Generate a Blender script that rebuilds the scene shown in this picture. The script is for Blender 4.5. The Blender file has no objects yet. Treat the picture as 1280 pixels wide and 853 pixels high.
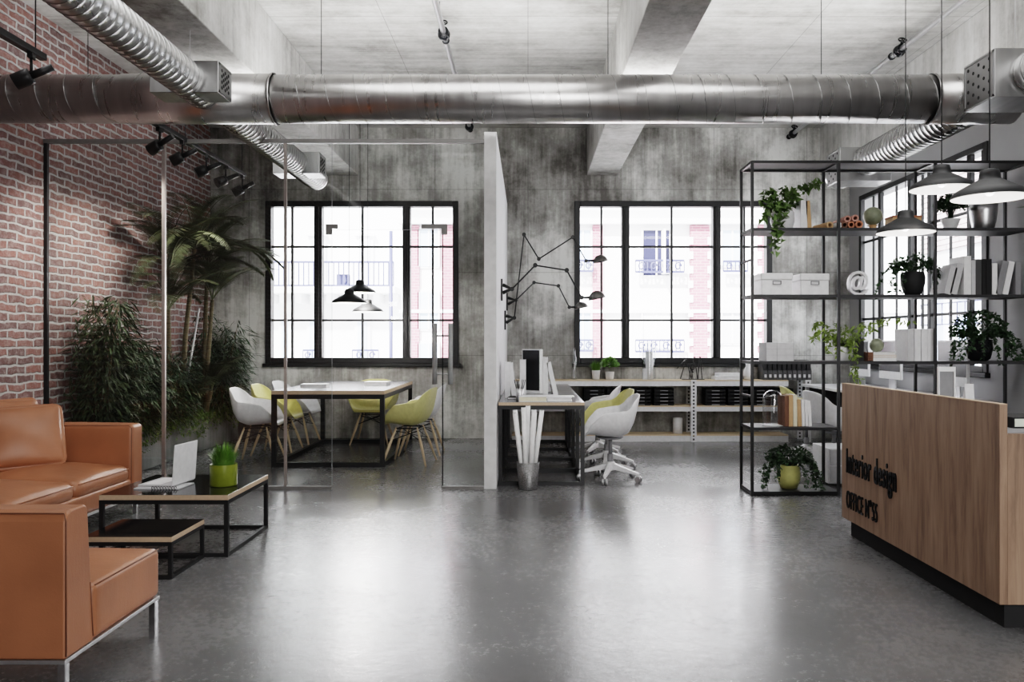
import bpy, math, random
from mathutils import Vector, Matrix
random.seed(7)
R = math.radians
PI = math.pi
C = bpy.context.scene.collection
H = 1.28                      # eye height

def WP(px, py, Y):            # pixel of the photo at depth Y -> world point
    s = 1000.0 / Y
    return Vector(((px - 660) / s, Y, H + (427 - py) / s))

# ------------------------------------------------------------------ materials
M = {}
def nt(name):
    m = bpy.data.materials.new(name); m.use_nodes = True
    t = m.node_tree; b = t.nodes['Principled BSDF']
    M[name] = m
    return m, t, b
def N(t, kind, **kw):
    n = t.nodes.new(kind)
    for k, v in kw.items():
        if k in n.inputs.keys(): n.inputs[k].default_value = v
        else: setattr(n, k, v)
    return n
def L(t, a, ao, b, bi): t.links.new(a.outputs[ao], b.inputs[bi])
def ramp(t, stops):
    r = t.nodes.new('ShaderNodeValToRGB')
    e = r.color_ramp.elements
    while len(e) < len(stops): e.new(0.5)
    for i, (p, c) in enumerate(stops):
        e[i].position = p
        e[i].color = (c, c, c, 1) if not isinstance(c, tuple) else (*c, 1)
    return r
def coords(t, scale=(1, 1, 1), kind='Object'):
    tc = t.nodes.new('ShaderNodeTexCoord'); mp = t.nodes.new('ShaderNodeMapping')
    mp.inputs['Scale'].default_value = scale
    L(t, tc, kind, mp, 'Vector')
    return mp
def plain(name, col, rough=0.5, metal=0.0, var=0.06, nscale=30, bump=0.02, scale=(1, 1, 1), spec=0.5):
    m, t, b = nt(name)
    mp = coords(t, scale)
    n = N(t, 'ShaderNodeTexNoise', Scale=nscale, Detail=3.0)
    L(t, mp, 'Vector', n, 'Vector')
    lo = tuple(max(0, c * (1 - var)) for c in col); hi = tuple(min(1, c * (1 + var)) for c in col)
    r = ramp(t, [(0.3, lo), (0.7, hi)])
    L(t, n, 'Fac', r, 'Fac'); L(t, r, 'Color', b, 'Base Color')
    b.inputs['Roughness'].default_value = rough; b.inputs['Metallic'].default_value = metal
    b.inputs['Specular IOR Level'].default_value = spec
    if bump:
        bp = N(t, 'ShaderNodeBump', Strength=bump, Distance=0.01)
        L(t, n, 'Fac', bp, 'Height'); L(t, bp, 'Normal', b, 'Normal')
    return m
plain('black_metal', (0.018, 0.018, 0.019), 0.45)
plain('window_black', (0.014, 0.014, 0.015), 0.5)
plain('shelf_metal', (0.045, 0.045, 0.047), 0.55, spec=.3)
plain('black_gloss', (0.012, 0.013, 0.015), 0.12)
plain('black_matte', (0.015, 0.015, 0.016), 0.7)
plain('dark_grey', (0.07, 0.07, 0.072), 0.6)
plain('screen_grey', (0.13, 0.13, 0.135), 0.25)
plain('white_plastic', (0.72, 0.72, 0.73), 0.38)
plain('yellow_plastic', (0.60, 0.575, 0.26), 0.4)
plain('white_paper', (0.78, 0.78, 0.78), 0.7)
plain('pale_grey', (0.52, 0.52, 0.53), 0.6)
plain('mid_grey', (0.25, 0.25, 0.26), 0.6)
plain('kraft', (0.50, 0.33, 0.18), 0.7)
plain('rust_card', (0.40, 0.17, 0.10), 0.75)
plain('pink_card', (0.50, 0.27, 0.22), 0.75)
plain('brown_card', (0.16, 0.08, 0.05), 0.7)
plain('cream', (0.70, 0.66, 0.52), 0.7)
plain('pale_green', (0.72, 0.76, 0.66), 0.5)
plain('globe_green', (0.26, 0.28, 0.20), 0.45, nscale=12, var=.35)
plain('bin_metal', (0.22, 0.22, 0.22), 0.45, 0.7, nscale=90, var=.4, bump=.3); plain('handle_steel', (0.50, 0.50, 0.50), 0.4, 0.25); plain('lamp_metal', (0.16, 0.155, 0.15), 0.35, 0.8); plain('chrome', (0.75, 0.75, 0.76), 0.18, 1.0, bump=0)
plain('brushed', (0.5, 0.5, 0.51), 0.32, 1.0, scale=(1, 1, 12))
plain('alu', (0.62, 0.62, 0.63), 0.35, 0.9)
plain('rail_grey', (0.20, 0.195, 0.19), 0.45, 0.3)
plain('post_metal', (0.42, 0.38, 0.36), 0.35, 0.7)
plain('dark_shade', (0.014, 0.0145, 0.0155), 0.55, 0.0, nscale=8, var=.25)
plain('shade_inner', (0.88, 0.87, 0.86), 0.6)
plain('green_pot', (0.21, 0.25, 0.035), 0.32)
plain('yellow_pot', (0.62, 0.61, 0.25), 0.4)
plain('soil', (0.03, 0.02, 0.015), 0.95, bump=.4)
plain('bark', (0.12, 0.10, 0.06), 0.85, nscale=20, var=.4, bump=.4, scale=(1, 1, 4))
plain('leaf_dark', (0.022, 0.048, 0.019), 0.5, nscale=9, var=.6, bump=0)
plain('leaf_mid', (0.10, 0.16, 0.05), 0.48, nscale=9, var=.55, bump=0)
plain('leaf_bamboo', (0.034, 0.055, 0.022), 0.5, nscale=6, var=.6, bump=0)
plain('leaf_olive', (0.16, 0.22, 0.05), 0.5, nscale=9, var=.5, bump=0)
plain('leaf_palm', (0.060, 0.072, 0.034), 0.5, nscale=5, var=.6, bump=0)
plain('leaf_cover', (0.13, 0.20, 0.05), 0.5, nscale=12, var=.6, bump=0)
plain('grass', (0.13, 0.25, 0.045), 0.5, nscale=12, var=.4, bump=0)
plain('palewood', (0.62, 0.50, 0.34), 0.5, scale=(8, 8, 1))
plain('ply', (0.50, 0.38, 0.27), 0.55, nscale=60)
plain('zinc_wall', (0.34, 0.34, 0.345), 0.8, nscale=3, var=.04)
plain('divider_white', (0.70, 0.70, 0.71), 0.8, nscale=2, var=.03)
plain('divider_edge', (0.60, 0.60, 0.60), 0.85, nscale=14, var=.08, bump=.1)
plain('facade_white', (0.86, 0.86, 0.87), 0.9, nscale=2, var=.03)
plain('facade_grey', (0.60, 0.61, 0.65), 0.9, nscale=2, var=.03)
plain('facade_pane', (0.50, 0.62, 0.78), 0.3)
plain('facade_dark', (0.012, 0.014, 0.05), 0.4)
plain('facade_iron', (0.045, 0.05, 0.12), 0.5)
plain('street', (0.5, 0.5, 0.5), 0.9)

def stone(name, c0, c1, c2, scale=(1, 1, 1), axis='z', rough=0.75, bump=0.35, stain=0.55, panel=None):
    """weathered shuttered concrete: blotches, streaks along axis, pin holes, panel joints"""
    m, t, b = nt(name)
    mp = coords(t)
    big = N(t, 'ShaderNodeTexNoise', Scale=0.9, Detail=6.0, Roughness=0.62); L(t, mp, 'Vector', big, 'Vector')
    sm = coords(t, {'z': (7, 7, 0.45), 'x': (0.45, 7, 7), 'y': (7, 0.45, 7)}[axis])
    st = N(t, 'ShaderNodeTexNoise', Scale=1.6, Detail=6.0, Roughness=0.7); L(t, sm, 'Vector', st, 'Vector')
    fine = N(t, 'ShaderNodeTexNoise', Scale=22.0, Detail=5.0, Roughness=0.7); L(t, mp, 'Vector', fine, 'Vector')
    med = N(t, 'ShaderNodeTexNoise', Scale=4.0, Detail=8.0, Roughness=0.75); L(t, mp, 'Vector', med, 'Vector')
    a1 = N(t, 'ShaderNodeMath', operation='MULTIPLY'); a1.inputs[1].default_value = stain; L(t, big, 'Fac', a1, 0)
    a2 = N(t, 'ShaderNodeMath', operation='MULTIPLY_ADD'); a2.inputs[1].default_value = 0.30; L(t, st, 'Fac', a2, 0); L(t, a1, 'Value', a2, 2)
    a3 = N(t, 'ShaderNodeMath', operation='MULTIPLY_ADD'); a3.inputs[1].default_value = 0.12; L(t, fine, 'Fac', a3, 0); L(t, a2, 'Value', a3, 2)
    a4 = N(t, 'ShaderNodeMath', operation='MULTIPLY_ADD'); a4.inputs[1].default_value = 0.22; L(t, med, 'Fac', a4, 0); L(t, a3, 'Value', a4, 2)
    tot = (stain + .64) * .5
    r = ramp(t, [(tot - .13, c0), (tot, c1), (tot + .12, c2)])
    L(t, a4, 'Value', r, 'Fac')
    last = r
    if panel:
        br = N(t, 'ShaderNodeTexBrick', Scale=1.0, offset=0.0)
        br.inputs['Mortar Size'].default_value = 0.004; br.inputs['Brick Width'].default_value = panel[0]; br.inputs['Row Height'].default_value = panel[1]
        br.inputs['Color1'].default_value = (1, 1, 1, 1); br.inputs['Color2'].default_value = (0.93, 0.93, 0.93, 1); br.inputs['Mortar'].default_value = (.45, .45, .45, 1)
        sp = t.nodes.new('ShaderNodeSeparateXYZ'); cb = t.nodes.new('ShaderNodeCombineXYZ')
        L(t, mp, 'Vector', sp, 'Vector')
        L(t, sp, panel[2], cb, 'X'); L(t, sp, panel[3], cb, 'Y'); L(t, cb, 'Vector', br, 'Vector')
        mx = N(t, 'ShaderNodeMix', data_type='RGBA', blend_type='MULTIPLY'); mx.inputs[0].default_value = 0.75
        t.links.new(r.outputs['Color'], mx.inputs[6]); t.links.new(br.outputs['Color'], mx.inputs[7])
        t.links.new(mx.outputs[2], b.inputs['Base Color'])
    else:
        L(t, r, 'Color', b, 'Base Color')
    b.inputs['Roughness'].default_value = rough
    bp = N(t, 'ShaderNodeBump', Strength=bump, Distance=0.02); L(t, a4, 'Value', bp, 'Height'); L(t, bp, 'Normal', b, 'Normal')
    return m
stone('concrete_wall', (0.115, 0.108, 0.10), (0.33, 0.325, 0.31), (0.68, 0.68, 0.66), axis='z', panel=(1.22, 1.09, 'X', 'Z'), stain=.75)
stone('concrete_ceiling', (0.22, 0.215, 0.20), (0.45, 0.445, 0.43), (0.64, 0.64, 0.63), axis='x', panel=(1.25, 2.3, 'X', 'Y'), stain=.5)
stone('concrete_beam', (0.20, 0.195, 0.18), (0.43, 0.425, 0.41), (0.60, 0.60, 0.59), axis='z', stain=.5)
stone('concrete_planter', (0.12, 0.125, 0.12), (0.23, 0.235, 0.23), (0.34, 0.34, 0.33), axis='z', stain=.5)

def floor_mat():
    m, t, b = nt('floor_concrete')
    mp = coords(t)
    n1 = N(t, 'ShaderNodeTexNoise', Scale=0.7, Detail=7.0, Roughness=0.6); L(t, mp, 'Vector', n1, 'Vector')
    n2 = N(t, 'ShaderNodeTexNoise', Scale=26.0, Detail=6.0, Roughness=0.75); L(t, mp, 'Vector', n2, 'Vector')
    r = ramp(t, [(0.3, (0.10, 0.10, 0.102)), (0.7, (0.17, 0.17, 0.172))]); L(t, n1, 'Fac', r, 'Fac'); L(t, r, 'Color', b, 'Base Color')
    ad = N(t, 'ShaderNodeMath', operation='MULTIPLY_ADD'); ad.inputs[1].default_value = 0.45; L(t, n2, 'Fac', ad, 0)
    h = N(t, 'ShaderNodeMath', operation='MULTIPLY'); h.inputs[1].default_value = 0.55; L(t, n1, 'Fac', h, 0); L(t, h, 'Value', ad, 2)
    rr = ramp(t, [(0.35, 0.15), (0.62, 0.33)]); L(t, ad, 'Value', rr, 'Fac'); L(t, rr, 'Color', b, 'Roughness')
    n3 = N(t, 'ShaderNodeTexNoise', Scale=11.0, Detail=6.0, Roughness=0.7); L(t, mp, 'Vector', n3, 'Vector')
    bp = N(t, 'ShaderNodeBump', Strength=0.22, Distance=0.006); L(t, n3, 'Fac', bp, 'Height')
    bp2 = N(t, 'ShaderNodeBump', Strength=0.10, Distance=0.003); L(t, n2, 'Fac', bp2, 'Height'); L(t, bp, 'Normal', bp2, 'Normal'); L(t, bp2, 'Normal', b, 'Normal')
    b.inputs['Specular IOR Level'].default_value = 0.75
floor_mat()

def brick_mat():
    m, t, b = nt('brick')
    mp = coords(t)
    wob = N(t, 'ShaderNodeTexNoise', Scale=7.0, Detail=4.0); L(t, mp, 'Vector', wob, 'Vector')
    sub = N(t, 'ShaderNodeVectorMath', operation='SUBTRACT'); sub.inputs[1].default_value = (.5, .5, .5); L(t, wob, 'Color', sub, 0)
    sc = N(t, 'ShaderNodeVectorMath', operation='SCALE'); sc.inputs['Scale'].default_value = 0.055; L(t, sub, 'Vector', sc, 0)
    add = N(t, 'ShaderNodeVectorMath', operation='ADD'); L(t, mp, 'Vector', add, 0); L(t, sc, 'Vector', add, 1)
    sp = t.nodes.new('ShaderNodeSeparateXYZ'); cb = t.nodes.new('ShaderNodeCombineXYZ')
    L(t, add, 'Vector', sp, 'Vector'); L(t, sp, 'Y', cb, 'X'); L(t, sp, 'Z', cb, 'Y')
    br = N(t, 'ShaderNodeTexBrick', Scale=1.0)
    br.inputs['Brick Width'].default_value = 0.225; br.inputs['Row Height'].default_value = 0.072
    br.inputs['Mortar Size'].default_value = 0.012; br.inputs['Mortar Smooth'].default_value = 0.35; br.inputs['Bias'].default_value = -0.1
    br.inputs['Color1'].default_value = (0.30, 0.155, 0.135, 1); br.inputs['Color2'].default_value = (0.16, 0.105, 0.105, 1)
    br.inputs['Mortar'].default_value = (0.52, 0.51, 0.50, 1)
    L(t, cb, 'Vector', br, 'Vector')
    n = N(t, 'ShaderNodeTexNoise', Scale=18.0, Detail=6.0, Roughness=0.75); L(t, mp, 'Vector', n, 'Vector')
    r = ramp(t, [(0.45, 0.0), (0.72, 0.6)]); L(t, n, 'Fac', r, 'Fac')
    mx = N(t, 'ShaderNodeMix', data_type='RGBA'); t.links.new(r.outputs['Color'], mx.inputs[0])
    t.links.new(br.outputs['Color'], mx.inputs[6]); mx.inputs[7].default_value = (0.50, 0.44, 0.42, 1)
    n2 = N(t, 'ShaderNodeTexNoise', Scale=1.2, Detail=3.0); L(t, mp, 'Vector', n2, 'Vector')
    r2 = ramp(t, [(0.3, 0.72), (0.7, 1.0)]); L(t, n2, 'Fac', r2, 'Fac')
    m2 = N(t, 'ShaderNodeMix', data_type='RGBA', blend_type='MULTIPLY'); m2.inputs[0].default_value = 1
    t.links.new(mx.outputs[2], m2.inputs[6]); t.links.new(r2.outputs['Color'], m2.inputs[7])
    t.links.new(m2.outputs[2], b.inputs['Base Color'])
    b.inputs['Roughness'].default_value = 0.9
    inv = N(t, 'ShaderNodeMath', operation='MULTIPLY_ADD'); inv.inputs[1].default_value = -1.0; L(t, br, 'Fac', inv, 0)
    nm = N(t, 'ShaderNodeMath', operation='MULTIPLY'); nm.inputs[1].default_value = 0.9; L(t, n, 'Fac', nm, 0); L(t, nm, 'Value', inv, 2)
    bp = N(t, 'ShaderNodeBump', Strength=0.9, Distance=0.02); L(t, inv, 'Value', bp, 'Height'); L(t, bp, 'Normal', b, 'Normal')
brick_mat()

def wood_mat(name, c0, c1, c2, scale, rough=0.5):
    m, t, b = nt(name)
    mp = coords(t, scale)
    n = N(t, 'ShaderNodeTexNoise', Scale=2.2, Detail=7.0, Roughness=0.65, Distortion=0.4); L(t, mp, 'Vector', n, 'Vector')
    r = ramp(t, [(0.32, c0), (0.5, c1), (0.68, c2)]); L(t, n, 'Fac', r, 'Fac'); L(t, r, 'Color', b, 'Base Color')
    b.inputs['Roughness'].default_value = rough
    bp = N(t, 'ShaderNodeBump', Strength=0.12, Distance=0.003); L(t, n, 'Fac', bp, 'Height'); L(t, bp, 'Normal', b, 'Normal')
wood_mat('desk_wood', (0.16, 0.10, 0.068), (0.27, 0.178, 0.122), (0.34, 0.235, 0.165), (9, 9, 0.9))

def leather(name, c):
    m, t, b = nt(name)
    mp = coords(t)
    v = N(t, 'ShaderNodeTexVoronoi', Scale=150.0); L(t, mp, 'Vector', v, 'Vector')
    n = N(t, 'ShaderNodeTexNoise', Scale=3.0, Detail=4.0); L(t, mp, 'Vector', n, 'Vector')
    r = ramp(t, [(0.3, tuple(x * .82 for x in c)), (0.7, tuple(min(1, x * 1.12) for x in c))]); L(t, n, 'Fac', r, 'Fac'); L(t, r, 'Color', b, 'Base Color')
    b.inputs['Roughness'].default_value = 0.40
    bp = N(t, 'ShaderNodeBump', Strength=0.10, Distance=0.002); L(t, v, 'Distance', bp, 'Height')
    w = coords(t, (1.5, 9, 2)); wr = N(t, 'ShaderNodeTexNoise', Scale=2.5, Detail=3.0, Distortion=1.2); L(t, w, 'Vector', wr, 'Vector')
    bp2 = N(t, 'ShaderNodeBump', Strength=0.07, Distance=0.012); L(t, wr, 'Fac', bp2, 'Height'); L(t, bp, 'Normal', bp2, 'Normal'); L(t, bp2, 'Normal', b, 'Normal')
leather('leather', (0.35, 0.158, 0.086)); plain('leather_seam', (0.16, 0.07, 0.04), 0.6)

def duct_mat(name, col, rough):
    m, t, b = nt(name)
    mp = coords(t, (14, 1.2, 1.2)); n = N(t, 'ShaderNodeTexNoise', Scale=1.5, Detail=3.0); L(t, mp, 'Vector', n, 'Vector')
    r = ramp(t, [(0.3, rough * .85), (0.7, rough * 1.2)]); L(t, n, 'Fac', r, 'Fac'); L(t, r, 'Color', b, 'Roughness')
    n2 = N(t, 'ShaderNodeTexNoise', Scale=0.8, Detail=3.0); L(t, mp, 'Vector', n2, 'Vector')
    r2 = ramp(t, [(0.3, tuple(c * .85 for c in col)), (0.7, col)]); L(t, n2, 'Fac', r2, 'Fac'); L(t, r2, 'Color', b, 'Base Color')
    b.inputs['Metallic'].default_value = 1.0
duct_mat('duct_metal', (0.60, 0.59, 0.585), 0.30)
duct_mat('hose_metal', (0.62, 0.62, 0.62), 0.30)
duct_mat('box_metal', (0.40, 0.40, 0.40), 0.36)

def glass_mat(name, tint, refl=1.45, rough=0.0, extra=0.0):
    m = bpy.data.materials.new(name); m.use_nodes = True; M[name] = m
    t = m.node_tree; t.nodes.remove(t.nodes['Principled BSDF']); out = t.nodes['Material Output']
    tr = N(t, 'ShaderNodeBsdfTransparent'); tr.inputs['Color'].default_value = (*tint, 1)
    gl = N(t, 'ShaderNodeBsdfGlossy'); gl.inputs['Roughness'].default_value = rough; gl.inputs['Color'].default_value = (1, 1, 1, 1)
    fr = N(t, 'ShaderNodeLayerWeight', Blend=0.5); pw_ = N(t, 'ShaderNodeMath', operation='POWER'); pw_.inputs[1].default_value = 4.0; L(t, fr, 'Facing', pw_, 0)
    f0 = ((refl - 1) / (refl + 1)) ** 2 + extra
    ad = N(t, 'ShaderNodeMath', operation='MULTIPLY_ADD'); ad.inputs[1].default_value = 0.7; ad.inputs[2].default_value = f0; L(t, pw_, 'Value', ad, 0)
    mx = N(t, 'ShaderNodeMixShader'); L(t, ad, 'Value', mx, 'Fac'); L(t, tr, 'BSDF', mx, 1); L(t, gl, 'BSDF', mx, 2)
    L(t, mx, 'Shader', out, 'Surface')
glass_mat('window_glass', (0.99, 0.99, 0.99), 1.3)
glass_mat('partition_glass', (0.90, 0.915, 0.91), 1.45, 0.0, 0.015)
glass_mat('dome_glass', (0.84, 0.85, 0.86), 1.5, 0.03, 0.07)

def pinkbrick():
    m, t, b = nt('pink_brick')
    mp = coords(t)
    sp = t.nodes.new('ShaderNodeSeparateXYZ'); cb = t.nodes.new('ShaderNodeCombineXYZ')
    L(t, mp, 'Vector', sp, 'Vector'); L(t, sp, 'X', cb, 'X'); L(t, sp, 'Z', cb, 'Y')
    br = N(t, 'ShaderNodeTexBrick', Scale=1.0); L(t, cb, 'Vector', br, 'Vector')
    br.inputs['Brick Width'].default_value = .22; br.inputs['Row Height'].default_value = .075; br.inputs['Mortar Size'].default_value = .006
    br.inputs['Color1'].default_value = (0.36, 0.14, 0.18, 1); br.inputs['Color2'].default_value = (0.30, 0.11, 0.15, 1); br.inputs['Mortar'].default_value = (.5, .3, .33, 1)
    L(t, br, 'Color', b, 'Base Color'); b.inputs['Roughness'].default_value = .9
pinkbrick()
def slatwall():
    m, t, b = nt('slat_wall')
    mp = coords(t)
    sp = t.nodes.new('ShaderNodeSeparateXYZ'); cb = t.nodes.new('ShaderNodeCombineXYZ')
    L(t, mp, 'Vector', sp, 'Vector'); L(t, sp, 'Y', cb, 'X'); L(t, sp, 'Z', cb, 'Y')
    br = N(t, 'ShaderNodeTexBrick', Scale=1.0); L(t, cb, 'Vector', br, 'Vector')
    br.inputs['Brick Width'].default_value = 1.4; br.inputs['Row Height'].default_value = .16; br.inputs['Mortar Size'].default_value = .018
    br.inputs['Color1'].default_value = (0.72, 0.66, 0.66, 1); br.inputs['Color2'].default_value = (0.60, 0.52, 0.53, 1); br.inputs['Mortar'].default_value = (.2, .15, .15, 1)
    L(t, br, 'Color', b, 'Base Color'); b.inputs['Roughness'].default_value = .9
slatwall()

# ------------------------------------------------------------------ mesh builder
class MB:
    def __init__(s): s.v = []; s.f = []; s.mi = []; s.sm = []; s.m = 0
    def add(s, vs, fs, smooth=False):
        o = len(s.v); s.v += [tuple(p) for p in vs]
        for f in fs: s.f.append(tuple(i + o for i in f)); s.mi.append(s.m); s.sm.append(smooth)
        return s
    def box(s, x0, y0, z0, x1, y1, z1, rot=None, mis=None):
        x0, x1 = min(x0, x1), max(x0, x1); y0, y1 = min(y0, y1), max(y0, y1); z0, z1 = min(z0, z1), max(z0, z1)
        vs = [Vector(p) for p in [(x0, y0, z0), (x1, y0, z0), (x1, y1, z0), (x0, y1, z0), (x0, y0, z1), (x1, y0, z1), (x1, y1, z1), (x0, y1, z1)]]
        if rot is not None: vs = [rot @ p for p in vs]
        fs = [(0, 3, 2, 1), (4, 5, 6, 7), (0, 1, 5, 4), (1, 2, 6, 5), (2, 3, 7, 6), (3, 0, 4, 7)]
        if mis is None: return s.add(vs, fs)
        keep = s.m; o = len(s.v); s.v += [tuple(p) for p in vs]
        for f, k in zip(fs, mis): s.f.append(tuple(i + o for i in f)); s.mi.append(k); s.sm.append(False)
        s.m = keep; return s
    def bar(s, p0, p1, w, h=None):             # square bar between two points
        h = h or w; p0 = Vector(p0); p1 = Vector(p1); d = (p1 - p0).normalized()
        up = Vector((0, 0, 1)) if abs(d.z) < .95 else Vector((0, 1, 0))
        a = d.cross(up).normalized(); b = a.cross(d).normalized()
        vs = []
        for p in (p0, p1):
            for i, j in ((-1, -1), (1, -1), (1, 1), (-1, 1)): vs.append(p + a * i * w / 2 + b * j * h / 2)
        return s.add(vs, [(0, 1, 2, 3), (7, 6, 5, 4), (0, 4, 5, 1), (1, 5, 6, 2), (2, 6, 7, 3), (3, 7, 4, 0)])
    def tube(s, pts, r, n=10, caps=True, closed=False):
        pts = [Vector(p) for p in pts]; k = len(pts); rs = r if isinstance(r, (list, tuple)) else [r] * k
        vs = []; pa = None
        for i, p in enumerate(pts):
            if closed: d = (pts[(i + 1) % k] - pts[i - 1]).normalized()
            else: d = (pts[min(i + 1, k - 1)] - pts[max(i - 1, 0)]).normalized()
            if pa is None:
                up = Vector((0, 0, 1)) if abs(d.z) < .9 else Vector((1, 0, 0))
                a = d.cross(up).normalized()
            else:
                a = (pa - d * pa.dot(d)).normalized()
            pa = a; b = d.cross(a)
            for j in range(n):
                t = 2 * PI * j / n; vs.append(p + (a * math.cos(t) + b * math.sin(t)) * rs[i])
        fs = []
        for i in range(k if closed else k - 1):
            for j in range(n):
                q = ((i + 1) % k) * n
                fs.append((i * n + j, i * n + (j + 1) % n, q + (j + 1) % n, q + j))
        s.add(vs, fs, True)
        if caps and not closed:
            o = len(s.v) - len(vs)
            for base, rev in ((0, True), ((k - 1) * n, False)):
                f = [o + base + j for j in range(n)]
                if rev: f.reverse()
                s.f.append(tuple(f)); s.mi.append(s.m); s.sm.append(False)
        return s
    def lathe(s, prof, n=28, c=(0, 0, 0), smooth=True, mat=None):
        vs = []; fs = []; c = Vector(c); k = len(prof)
        for (r, z) in prof:
            for j in range(n):
                t = 2 * PI * j / n; p = Vector((r * math.cos(t), r * math.sin(t), z))
                if mat is not None: p = mat @ p
                vs.append(p + c)
        for i in range(k - 1):
            for j in range(n): fs.append((i * n + j, i * n + (j + 1) % n, (i + 1) * n + (j + 1) % n, (i + 1) * n + j))
        return s.add(vs, fs, smooth)
    def sphere(s, c, r, n=16, sz=1.0):
        pr = [(max(1e-4, r * math.sin(PI * i / n)), -r * sz * math.cos(PI * i / n)) for i in range(n + 1)]
        return s.lathe(pr, n * 2, c)
    def quadstrip(s, rows, smooth=True):
        n = len(rows[0]); vs = [p for r in rows for p in r]; fs = []
        for i in range(len(rows) - 1):
            for j in range(n - 1): fs.append((i * n + j, i * n + j + 1, (i + 1) * n + j + 1, (i + 1) * n + j))
        return s.add(vs, fs, smooth)
    def rbox(s, c, size, r=0.04, n=8, crown=0.0, rot=None, sag=0.0, pinch=0.0):
        """soft box; crown puffs the top, pinch thins the rims (pillows)"""
        c = Vector(c); hx, hy, hz = [q / 2 for q in size]; r = min(r, hx, hy, hz)
        def warp(u, v, w):
            p = Vector((u * hx, v * hy, w * hz))
            q = Vector((max(-hx + r, min(hx - r, p.x)), max(-hy + r, min(hy - r, p.y)), max(-hz + r, min(hz - r, p.z))))
            d = p - q
            if d.length > 1e-9: p = q + d.normalized() * r
            k = max(0, (1 - u * u)) * max(0, (1 - v * v))
            if crown and w > 0: p.z += crown * k * w
            if sag and w < 0: p.z += sag * k * w
            if pinch: p.z *= (1 - pinch * (1 - k ** .5))
            if rot is not None: p = rot @ p
            return p + c
        g = sorted(set([-1, 1] + [-1 + 2 * i / n for i in range(n + 1)] + [-1 + .5 * r / max(hx, .01), 1 - .5 * r / max(hx, .01), -1 + r / max(hx, .01), 1 - r / max(hx, .01)]))
        def lin(h): 
            e = r / h
            a = [-1, -1 + e * .3, -1 + e * .6, -1 + e]; 
            mid = [(-1 + e) + (2 - 2 * e) * i / n for i in range(1, n)]
            return [x for x in a] + mid + [1 - e, 1 - e * .6, 1 - e * .3, 1] if e < .999 else [-1 + 2 * i / n for i in range(n + 1)]
        gx, gy, gz = lin(hx), lin(hy), lin(hz)
        s.quadstrip([[warp(u, v, 1) for u in gx] for v in gy]); s.quadstrip([[warp(u, v, -1) for u in reversed(gx)] for v in gy])
        s.quadstrip([[warp(u, -1, w) for u in gx] for w in gz]); s.quadstrip([[warp(u, 1, w) for u in reversed(gx)] for w in gz])
        s.quadstrip([[warp(1, v, w) for v in gy] for w in gz]); s.quadstrip([[warp(-1, v, w) for v in reversed(gy)] for w in gz])
        return s
    def leaf(s, p, d, nrm, ln, w, fold=.15, droop=0.0):
        p = Vector(p); d = Vector(d).normalized(); a = d.cross(Vector(nrm))
        if a.length < 1e-5: a = d.cross(Vector((1, 0, .3)))
        a.normalize(); up = a.cross(d)
        m = p + d * ln * .45 - up * ln * droop * .3; e = p + d * ln - up * ln * droop
        vs = [p, m + a * w / 2 + up * w * fold, e, m - a * w / 2 + up * w * fold, m]
        return s.add(vs, [(0, 4, 1), (4, 2, 1), (0, 3, 4), (3, 2, 4)])
    def lobed(s, p, d, nrm, sz):                # ivy leaf with three points
        p = Vector(p); d = Vector(d).normalized(); a = d.cross(Vector(nrm))
        if a.length < 1e-5: a = d.cross(Vector((1, 0, .3)))
        a.normalize(); up = a.cross(d)
        q = [(0, 0), (.5, -.1), (.32, .32), (.25, .5), (0, 1), (-.25, .5), (-.32, .32), (-.5, -.1)]
        vs = [p + a * x * sz + d * y * sz + up * abs(x) * sz * .2 for x, y in q] + [p + d * .35 * sz]
        return s.add(vs, [(8, i, (i + 1) % 8) for i in range(8)])
    def build(s, name, mats, parent=None, loc=(0, 0, 0), rz=0.0, bevel=0.0, seg=2, solid=0.0, sub=0, merge=False):
        me = bpy.data.meshes.new(name); me.from_pydata(s.v, [], s.f)
        mats = mats if isinstance(mats, (list, tuple)) else [mats]
        for k in mats: me.materials.append(M[k])
        me.polygons.foreach_set('material_index', s.mi); me.polygons.foreach_set('use_smooth', s.sm); me.update()
        if merge:
            import bmesh
            bm = bmesh.new(); bm.from_mesh(me); bmesh.ops.remove_doubles(bm, verts=bm.verts, dist=1e-5); bm.to_mesh(me); bm.free()
        o = bpy.data.objects.new(name, me); C.objects.link(o); o.location = loc; o.rotation_euler = (0, 0, rz)
        if parent: o.parent = parent
        if bevel:
            b = o.modifiers.new('bevel', 'BEVEL'); b.width = bevel; b.segments = seg; b.limit_method = 'ANGLE'
        if solid:
            b = o.modifiers.new('solid', 'SOLIDIFY'); b.thickness = solid; b.offset = 0
        if sub:
            b = o.modifiers.new('sub', 'SUBSURF'); b.levels = sub; b.render_levels = sub
        return o

def thing(name, label, cat, loc=(0, 0, 0), rz=0.0, group=None, kind=None):
    o = bpy.data.objects.new(name, None); C.objects.link(o); o.empty_display_size = .1
    o.location = loc; o.rotation_euler = (0, 0, rz)
    return tag(o, label, cat, group, kind)
def tag(o, label, cat, group=None, kind=None):
    o['label'] = label; o['category'] = cat
    if group: o['group'] = group
    if kind: o['kind'] = kind
    return o
def struct(o, label, cat): return tag(o, label, cat, None, 'structure')
KIDS = {}
def dup(root, loc, rz=None, label=None, group=None):
    def cp(o, par):
        c = o.copy(); C.objects.link(c); c.parent = par
        for ch in list(o.children): cp(ch, c)
        return c
    r = cp(root, None); r.location = loc
    if rz is not None: r.rotation_euler = (0, 0, rz)
    if label: r['label'] = label
    if group: r['group'] = group
    return r

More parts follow.
